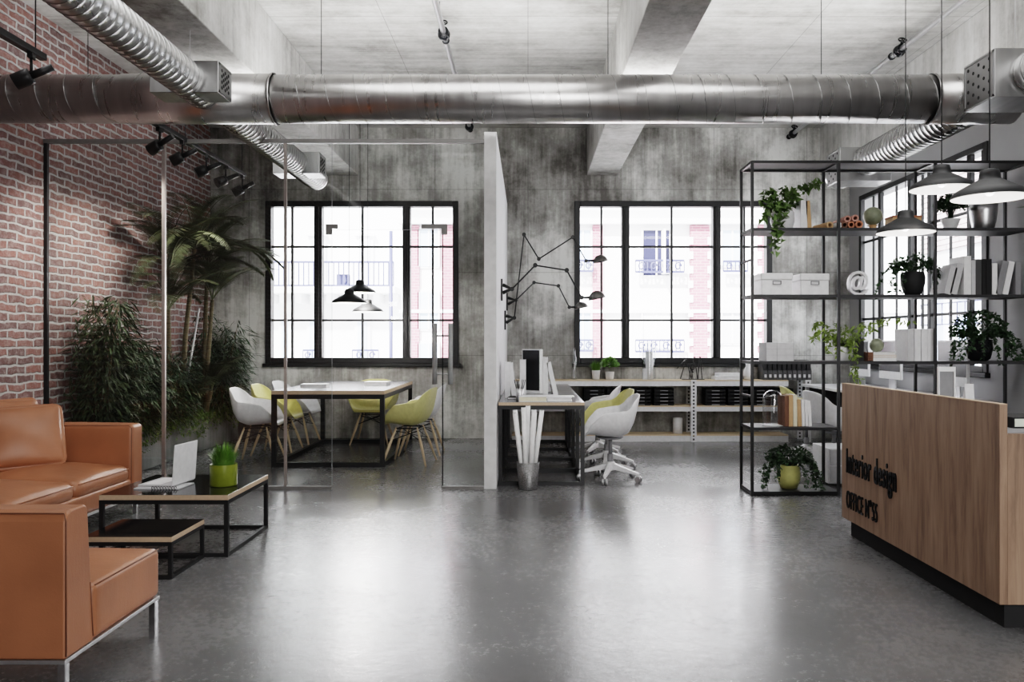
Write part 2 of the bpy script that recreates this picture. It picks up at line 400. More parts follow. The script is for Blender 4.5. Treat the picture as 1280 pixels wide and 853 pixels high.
# ------------------------------------------------------------------ the shell
XL, XR, YB, ZC = -4.17, 4.22, 10.5, 4.08
Y0 = -3.0
struct(MB().box(XL - .3, Y0, -.2, XR + .3, YB + .3, 0).build('floor', 'floor_concrete'), 'polished dark grey concrete floor of the office', 'floor')
struct(MB().box(XL - .3, Y0, ZC, XR + .3, YB + .3, ZC + .3).build('ceiling', 'concrete_ceiling'), 'board marked raw concrete ceiling', 'ceiling')
struct(MB().box(XL - .3, Y0, 0, XL, YB + .3, ZC).build('wall_left', 'brick'), 'old red brick wall with pale mortar on the left', 'wall')

def xs(px, Y=YB): return (px - 660) * Y / 1000
def zs(py, Y=YB): return H + (427 - py) * Y / 1000
# back wall with two openings
WL = (xs(332), xs(573)); WR = (xs(718), xs(965)); WZ = (zs(455), zs(252))
b = MB()
b.box(XL, YB, 0, XR, YB + .3, WZ[0]); b.box(XL, YB, WZ[1], XR, YB + .3, ZC)
b.box(XL, YB, WZ[0], WL[0], YB + .3, WZ[1]); b.box(WL[1], YB, WZ[0], WR[0], YB + .3, WZ[1]); b.box(WR[1], YB, WZ[0], XR, YB + .3, WZ[1])
struct(b.build('wall_back', 'concrete_wall'), 'stained raw concrete back wall with two black windows', 'wall')
struct(MB().box(XL - .3, Y0 - .3, 0, XR + .3, Y0, ZC).build('wall_front', 'zinc_wall'), 'plain grey wall behind the viewer', 'wall')
# right wall with window opening
RY = (7.33, 10.16)
b = MB()
b.box(XR, Y0, 0, XR + .3, YB + .3, WZ[0]); b.box(XR, Y0, WZ[1], XR + .3, YB + .3, ZC)
b.box(XR, Y0, WZ[0], XR + .3, RY[0], WZ[1]); b.box(XR, RY[1], WZ[0], XR + .3, YB + .3, WZ[1])
struct(b.build('wall_right', 'zinc_wall'), 'plain light grey plastered wall on the right', 'wall')
# divider
b = MB(); b.m = 0
b.box(-.379, 6.9, 0, -.272, YB, 3.085, mis=[0, 0, 1, 0, 0, 0])
struct(b.build('wall_divider', ['divider_white', 'divider_edge'], bevel=.004), 'white free standing partition wall seen almost edge on', 'wall')
# beams
for i, (x0, x1, la) in enumerate([(xs(409), xs(448), 'concrete ceiling beam above the meeting room'), (xs(733.5), xs(772), 'concrete ceiling beam right of the white partition wall'), (3.83, XR, 'concrete ceiling beam running along the right wall')]):
    struct(MB().box(x0, Y0, 3.455, x1, YB, ZC).build('ceiling_beam', 'concrete_beam', bevel=.008), la, 'beam')

def window(name, wx, posts, mulls, rows, label, side='back'):
    """wx = outer extent; posts = thick uprights; mulls = thin bars; along X for back, along Y for right"""
    t = thing(name, label, 'window', kind='structure')
    def bx(mb, a0, a1, z0, z1, d0, d1):
        if side == 'back': mb.box(a0, YB + d0, z0, a1, YB + d1, z1)
        else: mb.box(XR + d0, a0, z0, XR + d1, a1, z1)
    f = MB(); fw = .075 if side == 'back' else .06; dd = .12 if side == 'back' else .035; hw_ = .052 if side == 'back' else .034
    z0, z1 = WZ
    bx(f, wx[0], wx[0] + fw, z0, z1, -.02, dd); bx(f, wx[1] - fw, wx[1], z0, z1, -.02, dd)
    bx(f, wx[0] + fw, wx[1] - fw, z1 - fw, z1, -.02, dd); bx(f, wx[0] + fw, wx[1] - fw, z0, z0 + fw, -.02, dd)
    for p in posts: bx(f, p - hw_, p + hw_, z0 + fw, z1 - fw, -.012, dd)
    if side == 'back':
        for p in posts: bx(f, p - .018, p + .018, z0 + fw, z1 - fw, -.035, -.01)
    f.build('window_frame', 'window_black', t, bevel=.006)
    g = MB(); gd = (.02, .07) if side == 'back' else (.012, .03)
    for p in mulls: bx(g, p - .014, p + .014, z0 + fw, z1 - fw, *gd)
    for z in rows:
        for a, c in zip([wx[0] + fw] + [p + hw_ for p in posts], [p - hw_ for p in posts] + [wx[1] - fw]): bx(g, a, c, z - .015, z + .015, gd[0] + .004, gd[1] - .004)
    g.build('glazing_bars', 'window_black', t)
    s = MB(); bx(s, wx[0] - .03, wx[1] + .03, z0 - .045, z0, -.05, .05); s.build('window_sill', 'window_black', t, bevel=.006)
    p = MB()
    if side == 'back': p.add([(wx[0] + .03, YB + .045, z0 + .03), (wx[1] - .03, YB + .045, z0 + .03), (wx[1] - .03, YB + .045, z1 - .03), (wx[0] + .03, YB + .045, z1 - .03)], [(0, 1, 2, 3)])
    else: p.add([(XR + .045, wx[0] + .03, z0 + .03), (XR + .045, wx[1] - .03, z0 + .03), (XR + .045, wx[1] - .03, z1 - .03), (XR + .045, wx[0] + .03, z1 - .03)], [(0, 1, 2, 3)])
    p.build('pane', 'window_glass', t)
ROWS = [zs(308.8), zs(401)]
window('window_1', WL, [xs(397.5), xs(508)], [xs(364.5), xs(452.5), xs(540.6)], ROWS, 'black steel window of the meeting room behind the table')
window('window_2', WR, [xs(782), xs(896)], [xs(752), xs(840), xs(931)], ROWS, 'black steel window behind the desks right of the partition')
def ry(px): return XR * 1000 / (px - 660)
window('window_3', RY, [ry(1212), ry(1162), ry(1137), ry(1100)], [ry(1226), ry(1186), ry(1151), ry(1118.5), ry(1090)], ROWS, 'long black steel window in the right wall behind the shelf', 'right')

# ------------------------------------------------------------------ outside
FY = 21.0
def fx(px): return (px - 660) * FY / 1000
def fz(py): return H + (427 - py) * FY / 1000
def fbox(mb, x0, x1, y0, y1, d0, d1): mb.box(fx(x0), FY - d1, fz(y0), fx(x1), FY - d0, fz(y1))
def railing(mb, x0, x1, yt, yb, Y, dx=.12, curls=False):
    mb.bar((x0, Y, yt), (x1, Y, yt), .055); mb.bar((x0, Y, yb), (x1, Y, yb), .055)
    n = max(2, int(abs(x1 - x0) / dx))
    for i in range(n + 1):
        x = x0 + (x1 - x0) * i / n; mb.bar((x, Y, yb), (x, Y, yt), .03 if not curls else .024)
    if curls:
        h = abs(yt - yb); k = max(2, int(abs(x1 - x0) / (h * 1.0)))
        for i in range(k):
            cx = x0 + (x1 - x0) * (i + .5) / k
            mb.tube([(cx + math.cos(a) * h * .3 * (1 - a / 14), Y, (yt + yb) / 2 + math.sin(a) * h * .36 * (1 - a / 14)) for a in [j * .5 for j in range(16)]], .02, 5)
t = thing('town_house', 'white town house with pink brick pilasters seen through the right window', 'building')
b = MB(); b.box(fx(502), FY, -3.5, fx(1150), FY + 4, 9); b.build('facade_wall', 'facade_white', t)
for (a, c) in [(514, 524.5), (553, 569), (740.5, 753), (862, 886), (947, 970)]:
    b = MB(); fbox(b, a, c, 700, 283, 0, .12); b.build('pilaster', 'pink_brick', t)
for pc in ((859, 865), (883, 889), (944, 950)):
    for k in range(9): b = MB(); fbox(b, pc[0], pc[1], 298 + k * 18 + 9, 298 + k * 18, .1, .16); b.build('quoin', 'facade_white', t)
b = MB(); fbox(b, 500, 1150, 282, 276, 0, .3); fbox(b, 500, 1150, 264, 262, 0, .2); fbox(b, 500, 1150, 392, 388, 0, .15); b.build('cornice', 'facade_white', t)
for (a, c, y0, y1, mt) in [(804, 836, 345, 289, 'facade_dark'), (804, 836, 442, 386, 'facade_white'), (720, 737, 340, 289, 'facade_pane'), (720, 737, 440, 392, 'facade_pane'), (903, 926, 333, 289, 'facade_pane'), (903, 926, 430, 386, 'facade_grey'),
                           (526, 547, 334, 288, 'facade_pane'), (526, 547, 412, 366, 'facade_pane'), (526, 547, 462, 430, 'facade_pane')]:
    f = MB(); fbox(f, a - 3, c + 3, y0 + 2, y1 - 3, .0, .05); fbox(f, (a + c) / 2 - 1, (a + c) / 2 + 1, y0, y1, .05, .1)
    for q in (a - 3, c + 1): fbox(f, q, q + 2, y0, y1, .05, .12)
    fo = f.build('window', 'facade_white', t)
    p = MB(); fbox(p, a, c, y0, y1, .05, .07); p.build('pane', mt, fo)
b = MB(); b.box(fx(826), FY - .5, fz(344), fx(828), FY - .1, fz(290)); b.box(fx(828), FY - .14, fz(344), fx(836), FY - .1, fz(342)); b.build('open_casement', 'facade_white', t)
for (a, c, y0, y1) in [(792, 852, 342, 328), (792, 852, 440, 426), (718, 740, 341, 328), (718, 740, 439, 426), (900, 930, 341, 329)]:
    b = MB(); railing(b, fx(a), fx(c), fz(y1), fz(y0), FY - .35, .1, True); b.build('balcony_rail', 'facade_iron', t)
t = thing('apartment_house', 'white apartment house with long balcony seen through the left window', 'building')
b = MB(); b.box(fx(250), FY + 1.2, -3.5, fx(502), FY + 5, 9); b.build('facade_wall', 'facade_white', t)
b = MB(); b.box(fx(250), FY + .2, fz(366), fx(492), FY + 1.2, fz(358))
for k in range(12): x = fx(262 + k * 20); b.box(x, FY + .5, fz(378), x + .16, FY + 1.2, fz(366))
b.build('balcony_slab', 'facade_white', t)
b = MB(); railing(b, fx(250), fx(490), fz(327), fz(357), FY + .25, .13); b.build('balcony_rail', 'facade_iron', t)
for (a, c, y0, y1, mt) in [(375, 389, 352, 292, 'facade_grey'), (438, 452, 352, 292, 'facade_grey'), (373, 386, 452, 402, 'facade_pane'), (436, 448, 452, 402, 'facade_pane'), (336, 344, 452, 402, 'facade_pane')]:
    f = MB(); f.box(fx(a - 4), FY + 1.1, fz(y0), fx(c + 4), FY + 1.2, fz(y1 - 3)); f.box(fx(a - 6), FY + 1.0, fz(y1 - 3), fx(c + 6), FY + 1.2, fz(y1 - 6))
    fo = f.build('window', 'facade_white', t)
    p = MB(); p.box(fx(a), FY + 1.07, fz(y0), fx(c), FY + 1.1, fz(y1)); p.build('pane', mt, fo)
for a, c in ((368, 392), (432, 466)):
    b = MB(); railing(b, fx(a), fx(c), fz(439), fz(452), FY + .8, .12, True); b.build('balcony_rail', 'facade_iron', t)
b = MB(); b.tube([(fx(489.5), FY - .1, -3), (fx(489.5), FY - .1, fz(290))], .05, 8); b.build('downpipe', 'facade_iron', t)
b = MB(); b.box(fx(414), FY + .6, fz(356), fx(428), FY + .95, fz(341)); b.tube([(fx(421), FY + .6, fz(348.5)), (fx(421), FY + .55, fz(348.5))], .13, 16)
tag(b.build('air_conditioner', 'facade_iron'), 'dark air conditioner on the balcony across the street', 'air conditioner')
SX = 12.5
t = thing('street_house', 'banded house across the side street seen behind the shelf', 'building')
b = MB(); b.box(SX, 4, -3.5, SX + 4, 36, 4.0); b.build('facade_wall', 'facade_white', t)
b = MB(); b.box(SX - .05, 4, 4.0, SX + 4, 36, 10); b.build('upper_wall', 'slat_wall', t)
for k in range(14):
    y = 12 + k * 1.7
    f = MB(); f.box(SX - .06, y - .08, .2, SX, y + .98, 3.0); fo = f.build('window', 'facade_white', t)
    p = MB()
    for z in (.3, 1.2, 2.1): p.box(SX - .09, y, z, SX - .06, y + .43, z + .8); p.box(SX - .09, y + .47, z, SX - .06, y + .9, z + .8)
    p.build('pane', 'facade_pane', fo)
b = MB()
for k in range(60): y = 10 + k * .4; b.bar((SX - .7, y, 1.75), (SX - .7, y, 2.35), .025)
b.bar((SX - .7, 10, 2.35), (SX - .7, 34, 2.35), .04); b.bar((SX - .7, 10, 1.75), (SX - .7, 34, 1.75), .04); b.build('balcony_rail', 'facade_iron', t)
struct(MB().box(-40, -20, -3.6, 40, 60, -3.5).build('street_ground', 'street'), 'pale street far below the windows', 'ground')

# ------------------------------------------------------------------ ducts
DY, DZ, DR = 6.0, 3.095, .177
def ringfix(o): return o
t = thing('air_duct', 'wide silver air duct crossing the whole room below the ceiling', 'duct', (0, DY, DZ))
x0, x1 = XL + .02, 3.62
b = MB(); b.tube([(x0, 0, 0), (x1, 0, 0)], DR, 48); b.build('duct_pipe', 'duct_metal', t)
b = MB()
pitch = .212; n = int((x1 - x0) / pitch)
hel = []
for i in range(n * 20):
    a = 2 * PI * i / 20; hel.append((x0 + .03 + pitch * i / 20, (DR + .001) * math.cos(a), (DR + .001) * math.sin(a)))
b.tube([p for p in hel if p[0] < x1 - .02], .0022, 5); b.build('seam', 'box_metal', t)
for (a, c) in [(xs(158, DY), xs(345, DY)), (xs(1160, DY), x1 + .01)]:
    s = MB(); s.tube([(a, 0, 0), (c, 0, 0)], DR + .006, 48); s.tube([(c - .012 if c < 3 else a, 0, 0), (c if c < 3 else a + .012, 0, 0)], DR + .014, 48); s.build('sleeve', 'duct_metal', t)
for x in (-3.3, -1.55, .6, 2.2): MB().tube([(x, 0, DR), (x, 0, ZC - DZ)], .003, 5).build('hanger_wire', 'black_metal', t)

def hose(name, label, X, r, y0, y1, boxes, side, bl):
    t = thing(name, label, 'duct', (X, 0, DZ))
    b = MB(); pit = .072; nr = int((y1 - y0) / pit); pts = []; rs = []
    for i in range(nr):
        for q in range(6):
            ph = q / 6; pts.append((0, y0 + pit * (i + ph), 0)); rs.append(r - .007 * math.sin(PI * ph) ** .8)
    b.tube(pts, rs, 36); b.build('flexible_hose', 'hose_metal', t)
    b = MB()
    for i in range(nr): b.lathe([(r - .001, -.003), (r + .004, 0), (r - .001, .003)], 36, (0, y0 + pit * i, 0), mat=Matrix.Rotation(PI / 2, 3, 'X'))
    b.build('coil', 'box_metal', t)
    for (ya, yb, hw, z0, z1) in boxes:
        z0 -= DZ; z1 -= DZ
        bb = MB(); bb.box(-hw, ya, z0, hw, yb, z1); bo = bb.build('diffuser_box', 'box_metal', t, bevel=.004)
        sx = side * hw; g = MB(); fr = .012
        g.box(sx, ya + .01, z0 + .01, sx + side * .006, yb - .01, z0 + .01 + fr); g.box(sx, ya + .01, z1 - .01 - fr, sx + side * .006, yb - .01, z1 - .01)
        g.box(sx, ya + .01, z0 + .01, sx + side * .006, ya + .01 + fr, z1 - .01); g.box(sx, yb - .01 - fr, z0 + .01, sx + side * .006, yb - .01, z1 - .01)
        g.box(sx, ya + .02, z0 + .02, sx + side * .002, yb - .02, z1 - .02)
        g.m = 1
        nr, nc = 7, 5
        for i in range(nr):
            for j in range(nc):
                if (i + j) % 2: continue
                yy = ya + .06 + (yb - ya - .12) * j / (nc - 1); zz = z0 + .05 + (z1 - z0 - .1) * i / (nr - 1)
                g.tube([(sx + side * .001, yy, zz), (sx + side * .004, yy, zz)], .0125, 8)
        g.build('grille', ['box_metal', 'black_matte'], bo)
    for y in bl: MB().tube([(0, y, r), (0, y, ZC - DZ)], .0025, 5).build('hanger_wire', 'pale_grey', t)
hose('flexible_duct', 'ribbed silver flexible duct on the left beside the brick wall', -2.366, .125, 1.2, 9.0, [(5.5, 5.74, .237, 2.99, 3.21), (8.15, 8.42, .237, 2.99, 3.21)], 1, (5.6, 3.8, 8.3))
hose('flexible_duct', 'ribbed silver flexible duct on the right above the side window', 3.41, .145, 1.2, 8.9, [(5.40, 5.78, .26, 2.93, 3.26), (8.08, 8.42, .26, 2.90, 3.24)], -1, (5.6, 3.8, 8.3))

def valve_pipe(label, X, valves, y1):
    t = thing('ceiling_pipe', label, 'pipe', (X, 0, 3.95))
    MB().tube([(0, Y0 + .1, 0), (0, y1, 0)], .024, 14).build('pipe', 'alu', t)
    for y in valves:
        v = MB(); v.sphere((0, y, -.005), .055, 8, 1.0); v.tube([(0, y - .06, 0), (0, y - .03, 0)], .045, 14); MB().tube([(0, y + .14, 0), (0, y + .16, 0)], .034, 14).build('pipe_ring', 'black_gloss', t)
        vo = v.build('valve', 'black_gloss', t)
        w = MB(); w.tube([(0, y, 0), (.0, y - .06, .06)], .012, 8)
        w.tube([(.035 * math.cos(a), y - .07 + .03 * math.sin(a) , .07 + .03 * math.sin(a)) for a in [2 * PI * j / 16 for j in range(16)]], .007, 6, closed=True)
        for a in (0, PI / 2): w.tube([(.035 * math.cos(a), y - .07 + .03 * math.sin(a), .07 + .03 * math.sin(a)), (-.035 * math.cos(a), y - .07 - .03 * math.sin(a), .07 - .03 * math.sin(a))], .004, 5)
        w.build('hand_wheel', 'black_gloss', vo)
    for y in (4.5, 6.6, 8.8): MB().tube([(0, y, .02), (0, y, .13)], .006, 6).build('bracket', 'alu', t)
valve_pipe('silver ceiling pipe with black valves left of the middle', -.73, (6.95, 9.95), 10.0)
valve_pipe('silver ceiling pipe with black valves near the right wall', 3.41, (7.35, 10.3), 10.4)

# ------------------------------------------------------------------ track lights
TX, TZ = -2.955, 3.0
def track(label, y0, y1, wires):
    t = thing('light_track', label, 'track', (TX, 0, TZ))
    b = MB(); b.box(-.022, y0, -.01, .022, y1, .03); b.build('rail', 'black_metal', t, bevel=.003)
    for y in wires: MB().tube([(0, y, .03), (0, y, ZC - TZ)], .004, 6).build('suspension_wire', 'black_metal', t)
track('black lighting track at the top left before the wide duct', 2.0, 4.88, (4.8, 3.0))
track('black lighting track above the palms in the meeting room', 6.32, 8.34, (8.27, 6.9))
def spot(y, label, yaw, side=1):
    t = thing('track_spotlight', label, 'spotlight', (TX, y, TZ - .01), yaw, 'black spotlights on the ceiling tracks')
    MB().box(-.014, -.03, -.03, .014, .03, 0).build('adapter', 'black_metal', t)
    s = MB(); s.tube([(0, 0, -.03), (0, 0, -.11)], .008, 8); s.tube([(-.03, 0, -.11), (.03, 0, -.11)], .006, 8)
    s.build('stem', 'black_metal', t)
    m = Matrix.Rotation(R(62), 4, 'Y')
    b = MB(); d = Vector((math.sin(R(62)), 0, math.cos(R(62))))
    p = Vector((0, 0, -.13))
    b.tube([p - d * .10, p - d * .02, p + d * .0], [.048, .048, .045], 18); b.tube([p, p + d * .13], .022, 14)
    b.build('lamp_head', 'black_metal', t)
spot(4.76, 'black spotlight hanging from the near track at top left', R(15))
for y, la, yw in [(6.42, 'black spotlight nearest the duct on the meeting room track', -10), (6.84, 'black spotlight second from the duct on the meeting room track', 8), (7.35, 'black spotlight in the middle of the meeting room track', 25),
                  (7.82, 'black spotlight second from the far end of the track', 40), (8.28, 'black spotlight at the far end of the track', 5)]:
    spot(y, la, R(yw))

# ------------------------------------------------------------------ pendants
def pendant():
    t = thing('pendant_lamp', 'x', 'pendant lamp')
    k = 1.0
    prof = [(.030, .150), (.046, .143), (.050, .120), (.052, .098), (.075, .085), (.115, .062), (.155, .040), (.172, .028), (.182, .012), (.187, 0)]
    b = MB(); b.lathe(prof, 44); b.lathe([(.0, .152), (.030, .150)], 20)
    b.build('lamp_shade', 'dark_shade', t)
    b = MB(); b.lathe([(r - .004, z - .002) for r, z in prof[3:]], 44); b.build('shade_lining', 'shade_inner', t)
    b = MB(); b.tube([(0, 0, .04), (0, 0, .09)], .018, 10); b.sphere((0, 0, .04), .03, 8); b.build('bulb', 'white_plastic', t)
    return t
pend0 = pendant()
first = [True]
def place_pendant(px, Y, ybot, label):
    p = WP(px, ybot, Y)
    o = pend0 if first[0] else dup(pend0, p)
    if first[0]: first[0] = False
    o.location = p; o['label'] = label; o['group'] = 'dark metal dome pendants'
    c = MB(); c.tube([(0, 0, .148), (0, 0, ZC - p.z)], .0035, 6)
    return o, p
plist = [(436.6, 8.6, 379.5, 'dark pendant lamp left and nearest above the meeting table'), (450, 9.4, 366.6, 'dark pendant lamp hanging highest above the meeting table'), (459.8, 9.6, 390.6, 'dark pendant lamp hanging lowest above the meeting table'),
         (1132, 5.35, 291.5, 'small looking grey pendant lamp farthest over the reception desk'), (1177, 4.95, 237, 'dark pendant lamp in the middle of the reception row'), (1237, 4.18, 248, 'dark pendant lamp nearest over the reception at the right edge')]
pl = [place_pendant(*a) for a in plist]
for o, p in pl:
    c = MB(); c.tube([(0, 0, .148), (0, 0, ZC - p.z)], .0032, 6); c.build('cord', 'black_metal', o)

# ------------------------------------------------------------------ glass partition and door
GY = 6.9
gx = lambda px: xs(px, GY); gz = lambda py: zs(py, GY)
t = thing('glass_partition', 'frameless glass partition closing off the meeting room', 'partition', (0, GY, 0))
MB().box(XL, -.02, gz(180), -.379, .02, gz(175)).build('top_rail', 'rail_grey', t)
MB().box(XL, -.02, 0, gx(415), .02, gz(608.5)).build('bottom_rail', 'rail_grey', t); MB().box(gx(553), -.02, 0, -.379, .02, gz(608.5)).build('bottom_rail', 'rail_grey', t)
MB().box(XL + .001, -.015, .03, gx(60), .015, gz(180)).build('post', 'black_metal', t)
MB().box(gx(203), -.015, .03, gx(207), .015, gz(180)).build('post', 'post_metal', t)
MB().box(gx(355.2), -.012, .03, gx(358.6), .012, gz(180)).build('post', 'post_metal', t)
for a, c, z0 in [(58, 204, .03), (206, 356, .03), (358, 415, .03), (415.5, 553, gz(288)), (553.5, 605, .03)]:
    p = MB(); p.add([(gx(a), 0, z0), (gx(c), 0, z0), (gx(c), 0, gz(179)), (gx(a), 0, gz(179))], [(0, 1, 2, 3)]); p.build('glass_pane', 'partition_glass', t)
e = MB()
e.box(gx(414.8), -.005, .03, gx(415.2), .005, gz(179)); e.box(gx(415), -.005, gz(288.2), gx(553), .005, gz(287.8)); e.build('glass_edge', 'mid_grey', t)
p = MB(); p.box(gx(407.5), -.018, gz(286.5), gx(422), .018, gz(281)); p.box(gx(407.5), -.018, gz(294), gx(415), .018, gz(286.5)); p.build('patch_fitting', 'rail_grey', t)
p = MB(); p.box(gx(527), -.018, gz(286.5), gx(559), .018, gz(281)); p.box(gx(552), -.018, gz(294), gx(559), .018, gz(286.5)); p.build('patch_fitting', 'rail_grey', t)
ang = math.atan2(gx(553), GY)
t = thing('door_1', 'open glass door of the meeting room with long bar handles', 'door', (gx(553), GY + .02, 0), 0, kind='structure')
t.rotation_euler = (0, 0, -ang)
dz1 = gz(289)
p = MB(); p.box(-.005, 0, .01, .005, .92, dz1, mis=[1, 1, 1, 0, 1, 0]); p.build('door_pane', ['partition_glass', 'black_gloss'], t)
h = MB()
for sx in (-1, 1):
    h.tube([(sx * .075, .80, .86), (sx * .075, .80, 1.45)], .024, 14)
for z in (.96, 1.33): h.tube([(-.075, .80, z), (.075, .80, z)], .009, 8)
h.build('door_handle', 'handle_steel', t)

# ------------------------------------------------------------------ tables
def loop(mb, x0, x1, y, h, w):
    mb.box(x0, y - w / 2, 0, x0 + w, y + w / 2, h); mb.box(x1 - w, y - w / 2, 0, x1, y + w / 2, h)
    mb.box(x0 + w, y - w / 2, 0, x1 - w, y + w / 2, w); mb.box(x0 + w, y - w / 2, h - w, x1 - w, y + w / 2, h)
def frame_table(name, label, cat, x0, x1, y0, y1, h, tt, w, top, frames=2, group=None):
    cx, cy = (x0 + x1) / 2, (y0 + y1) / 2; hx, hy = (x1 - x0) / 2, (y1 - y0) / 2
    t = thing(name, label, cat, (cx, cy, 0), 0, group)
    b = MB(); b.box(-hx, -hy, h - tt, hx, hy, h, mis=[1, 0, 1, 1, 1, 1]); b.build('tabletop', [top, 'ply'], t, bevel=.002)
    f = MB(); hh = h - tt
    f.box(-hx, -hy, hh - w, hx, -hy + w, hh); f.box(-hx, hy - w, hh - w, hx, hy, hh)
    f.box(-hx, -hy + w, hh - w, -hx + w, hy - w, hh); f.box(hx - w, -hy + w, hh - w, hx, hy - w, hh); f.build('top_frame', 'black_metal', t)
    ys = [-hy + w / 2 + (2 * hy - w) * i / (frames - 1) for i in range(frames)]
    for y in ys:
        for sx in (-1, 1):
            MB().box(sx * hx, y - w / 2, 0, sx * (hx - w), y + w / 2, hh - w).build('leg', 'black_metal', t)
        MB().box(-hx + w, y - w / 2, 0, hx - w, y + w / 2, w).build('floor_rail', 'black_metal', t)
    for sx in (-1, 1):
        f = MB()
        for a, c in zip(ys[:-1], ys[1:]): f.box(sx * hx, a + w / 2, 0, sx * (hx - w), c - w / 2, w)
        f.build('side_rail', 'black_metal', t)
    return t
frame_table('coffee_table', 'larger square coffee table holding the laptop and green pot', 'coffee table', -2.54, -1.776, 4.735, 5.47, .367, .030, .024, 'black_gloss')
frame_table('coffee_table', 'small low side table tucked before the larger coffee table', 'coffee table', -2.395, -1.911, 4.29, 4.725, .228, .028, .020, 'black_gloss')
plain('table_top', (0.16, 0.16, 0.165), 0.22)
frame_table('meeting_table', 'long meeting table with black steel frame behind the glass', 'table', -2.60, -1.455, 8.1, 10.07, .776, .038, .046, 'table_top')
frame_table('office_desk', 'front office desk beside the white partition wall', 'desk', -.262, .50, 7.07, 8.58, .737, .028, .034, 'table_top', 3)
frame_table('office_desk', 'rear office desk against the partition near the back wall', 'desk', -.262, .50, 8.60, 10.08, .737, .028, .034, 'table_top', 3)

# ------------------------------------------------------------------ chairs
def lerp_key(keys, v):
    for (a, A), (b_, B) in zip(keys[:-1], keys[1:]):
        if v <= b_:
            f = (v - a) / (b_ - a); f = f * f * (3 - 2 * f) * .35 + f * .65
            return [p + (q - p) * f for p, q in zip(A, B)]
    return keys[-1][1]
#           y     z     w    rise  fwd
KEYS = [(0, (.235, .405, .175, .004, .0)), (.08, (.215, .432, .205, .02, 0)), (.22, (.14, .428, .25, .11, .03)), (.36, (.04, .412, .295, .22, .04)), (.52, (-.08, .405, .315, .25, .02)),
        (.64, (-.165, .44, .312, .222, .03)), (.76, (-.215, .53, .288, .160, .04)), (.88, (-.25, .66, .245, .075, .045)), (.96, (-.272, .765, .19, .005, .03)), (1, (-.28, .795, .13, -.012, .015))]
def shell_mesh():
    b = MB(); rows = []
    for i in range(31):
        v = i / 30; y, z, w, rise, fwd = lerp_key(KEYS, v); row = []
        for j in range(25):
            u = -1 + 2 * j / 24; au = abs(u)
            x = w * (math.sin(au * PI / 2) ** .9) * (1 if u > 0 else -1)
            row.append((x, y + fwd * au ** 2.4, z + rise * au ** 2.8))
        rows.append(row)
    b.quadstrip(rows); return b
def shell_obj(mat, t):
    return shell_mesh().build('seat_shell', mat, t, solid=.009, sub=1)
def dowel_chair(mat):
    t = thing('dining_chair', 'x', 'chair'); shell_obj(mat, t)
    for sx in (-1, 1):
        for sy in (-1, 1):
            MB().tube([(sx * .12, sy * .11 - .01, .385), (sx * .175, sy * .17 - .01, .2), (sx * .235, sy * .23 - .01, 0.0)], [.009, .016, .010], 10).build('leg', 'palewood', t)
    f = MB()
    for a, c in [((-1, -1), (1, 1)), ((-1, 1), (1, -1))]:
        f.tube([(a[0] * .16, a[1] * .155 - .01, .25), (c[0] * .13, c[1] * .12 - .01, .35)], .004, 6); f.tube([(c[0] * .16, c[1] * .155 - .01, .25), (a[0] * .13, a[1] * .12 - .01, .35)], .004, 6)
    for sx in (-1, 1): f.tube([(sx * .125, -.12, .375), (sx * .125, .10, .375)], .007, 6); 
    for sy in (-1, 1):
        f.tube([(-.125, sy * .11 - .01, .37), (.125, sy * .11 - .01, .37)], .006, 6)
        f.tube([(-.16, sy * .155 - .01, .25), (.12, sy * .12 - .01, .36)], .003, 6); f.tube([(.16, sy * .155 - .01, .25), (-.12, sy * .12 - .01, .36)], .003, 6)
    f.build('wire_brace', 'black_metal', t)
    return t
def swivel_chair(mat):
    t = thing('swivel_chair', 'x', 'office chair'); shell_obj(mat, t)
    c = MB(); c.tube([(0, -.02, .09), (0, -.02, .24)], .028, 14); c.tube([(0, -.02, .24), (0, -.02, .38)], .018, 14); c.lathe([(.001, .375), (.10, .38), (.12, .395), (.001, .398)], 18, (0, -.02, 0)); c.build('column', 'mid_grey', t)
    b = MB(); b.lathe([(.001, .09), (.045, .09), (.045, .16), (.03, .17), (.001, .17)], 18, (0, -.02, 0))
    for k in range(5):
        a = 2 * PI * k / 5 + .35; d = Vector((math.cos(a), math.sin(a), 0)); o = Vector((0, -.02, 0)); n = Vector((-d.y, d.x, 0))
        p0 = o + d * .03; p1 = o + d * .29
        vs = []
        for p, w, z0, z1 in ((p0, .024, .10, .155), (p1, .014, .065, .085)):
            vs += [p - n * w + Vector((0, 0, z0)), p + n * w + Vector((0, 0, z0)), p + n * w + Vector((0, 0, z1)), p - n * w + Vector((0, 0, z1))]
        b.add(vs, [(3, 2, 1, 0), (4, 5, 6, 7), (0, 1, 5, 4), (1, 2, 6, 5), (2, 3, 7, 6), (3, 0, 4, 7)])
    bo = b.build('star_base', 'white_plastic', t, bevel=.003)
    for k in range(5):
        a = 2 * PI * k / 5 + .35; d = Vector((math.cos(a), math.sin(a), 0)); n = Vector((-d.y, d.x, 0)); p = Vector((0, -.02, 0)) + d * .285
        w = MB()
        for q in (-1, 1): w.tube([p + n * q * .008 + Vector((0, 0, .028)), p + n * q * .024 + Vector((0, 0, .028))], .028, 14)
        w.tube([p + Vector((0, 0, .03)), p + Vector((0, 0, .075))], .008, 8); w.build('caster', 'alu', bo)
    return t
FR = -PI / 2     # facing +X
FLx = PI / 2     # facing -X
cg = 'shell armchairs around the meeting table'
dw = dowel_chair('white_plastic'); dw.location = (-2.83, 8.43, 0); dw.rotation_euler = (0, 0, FR + .08); tag(dw, 'white shell chair nearest on the left of the meeting table', 'chair', cg)
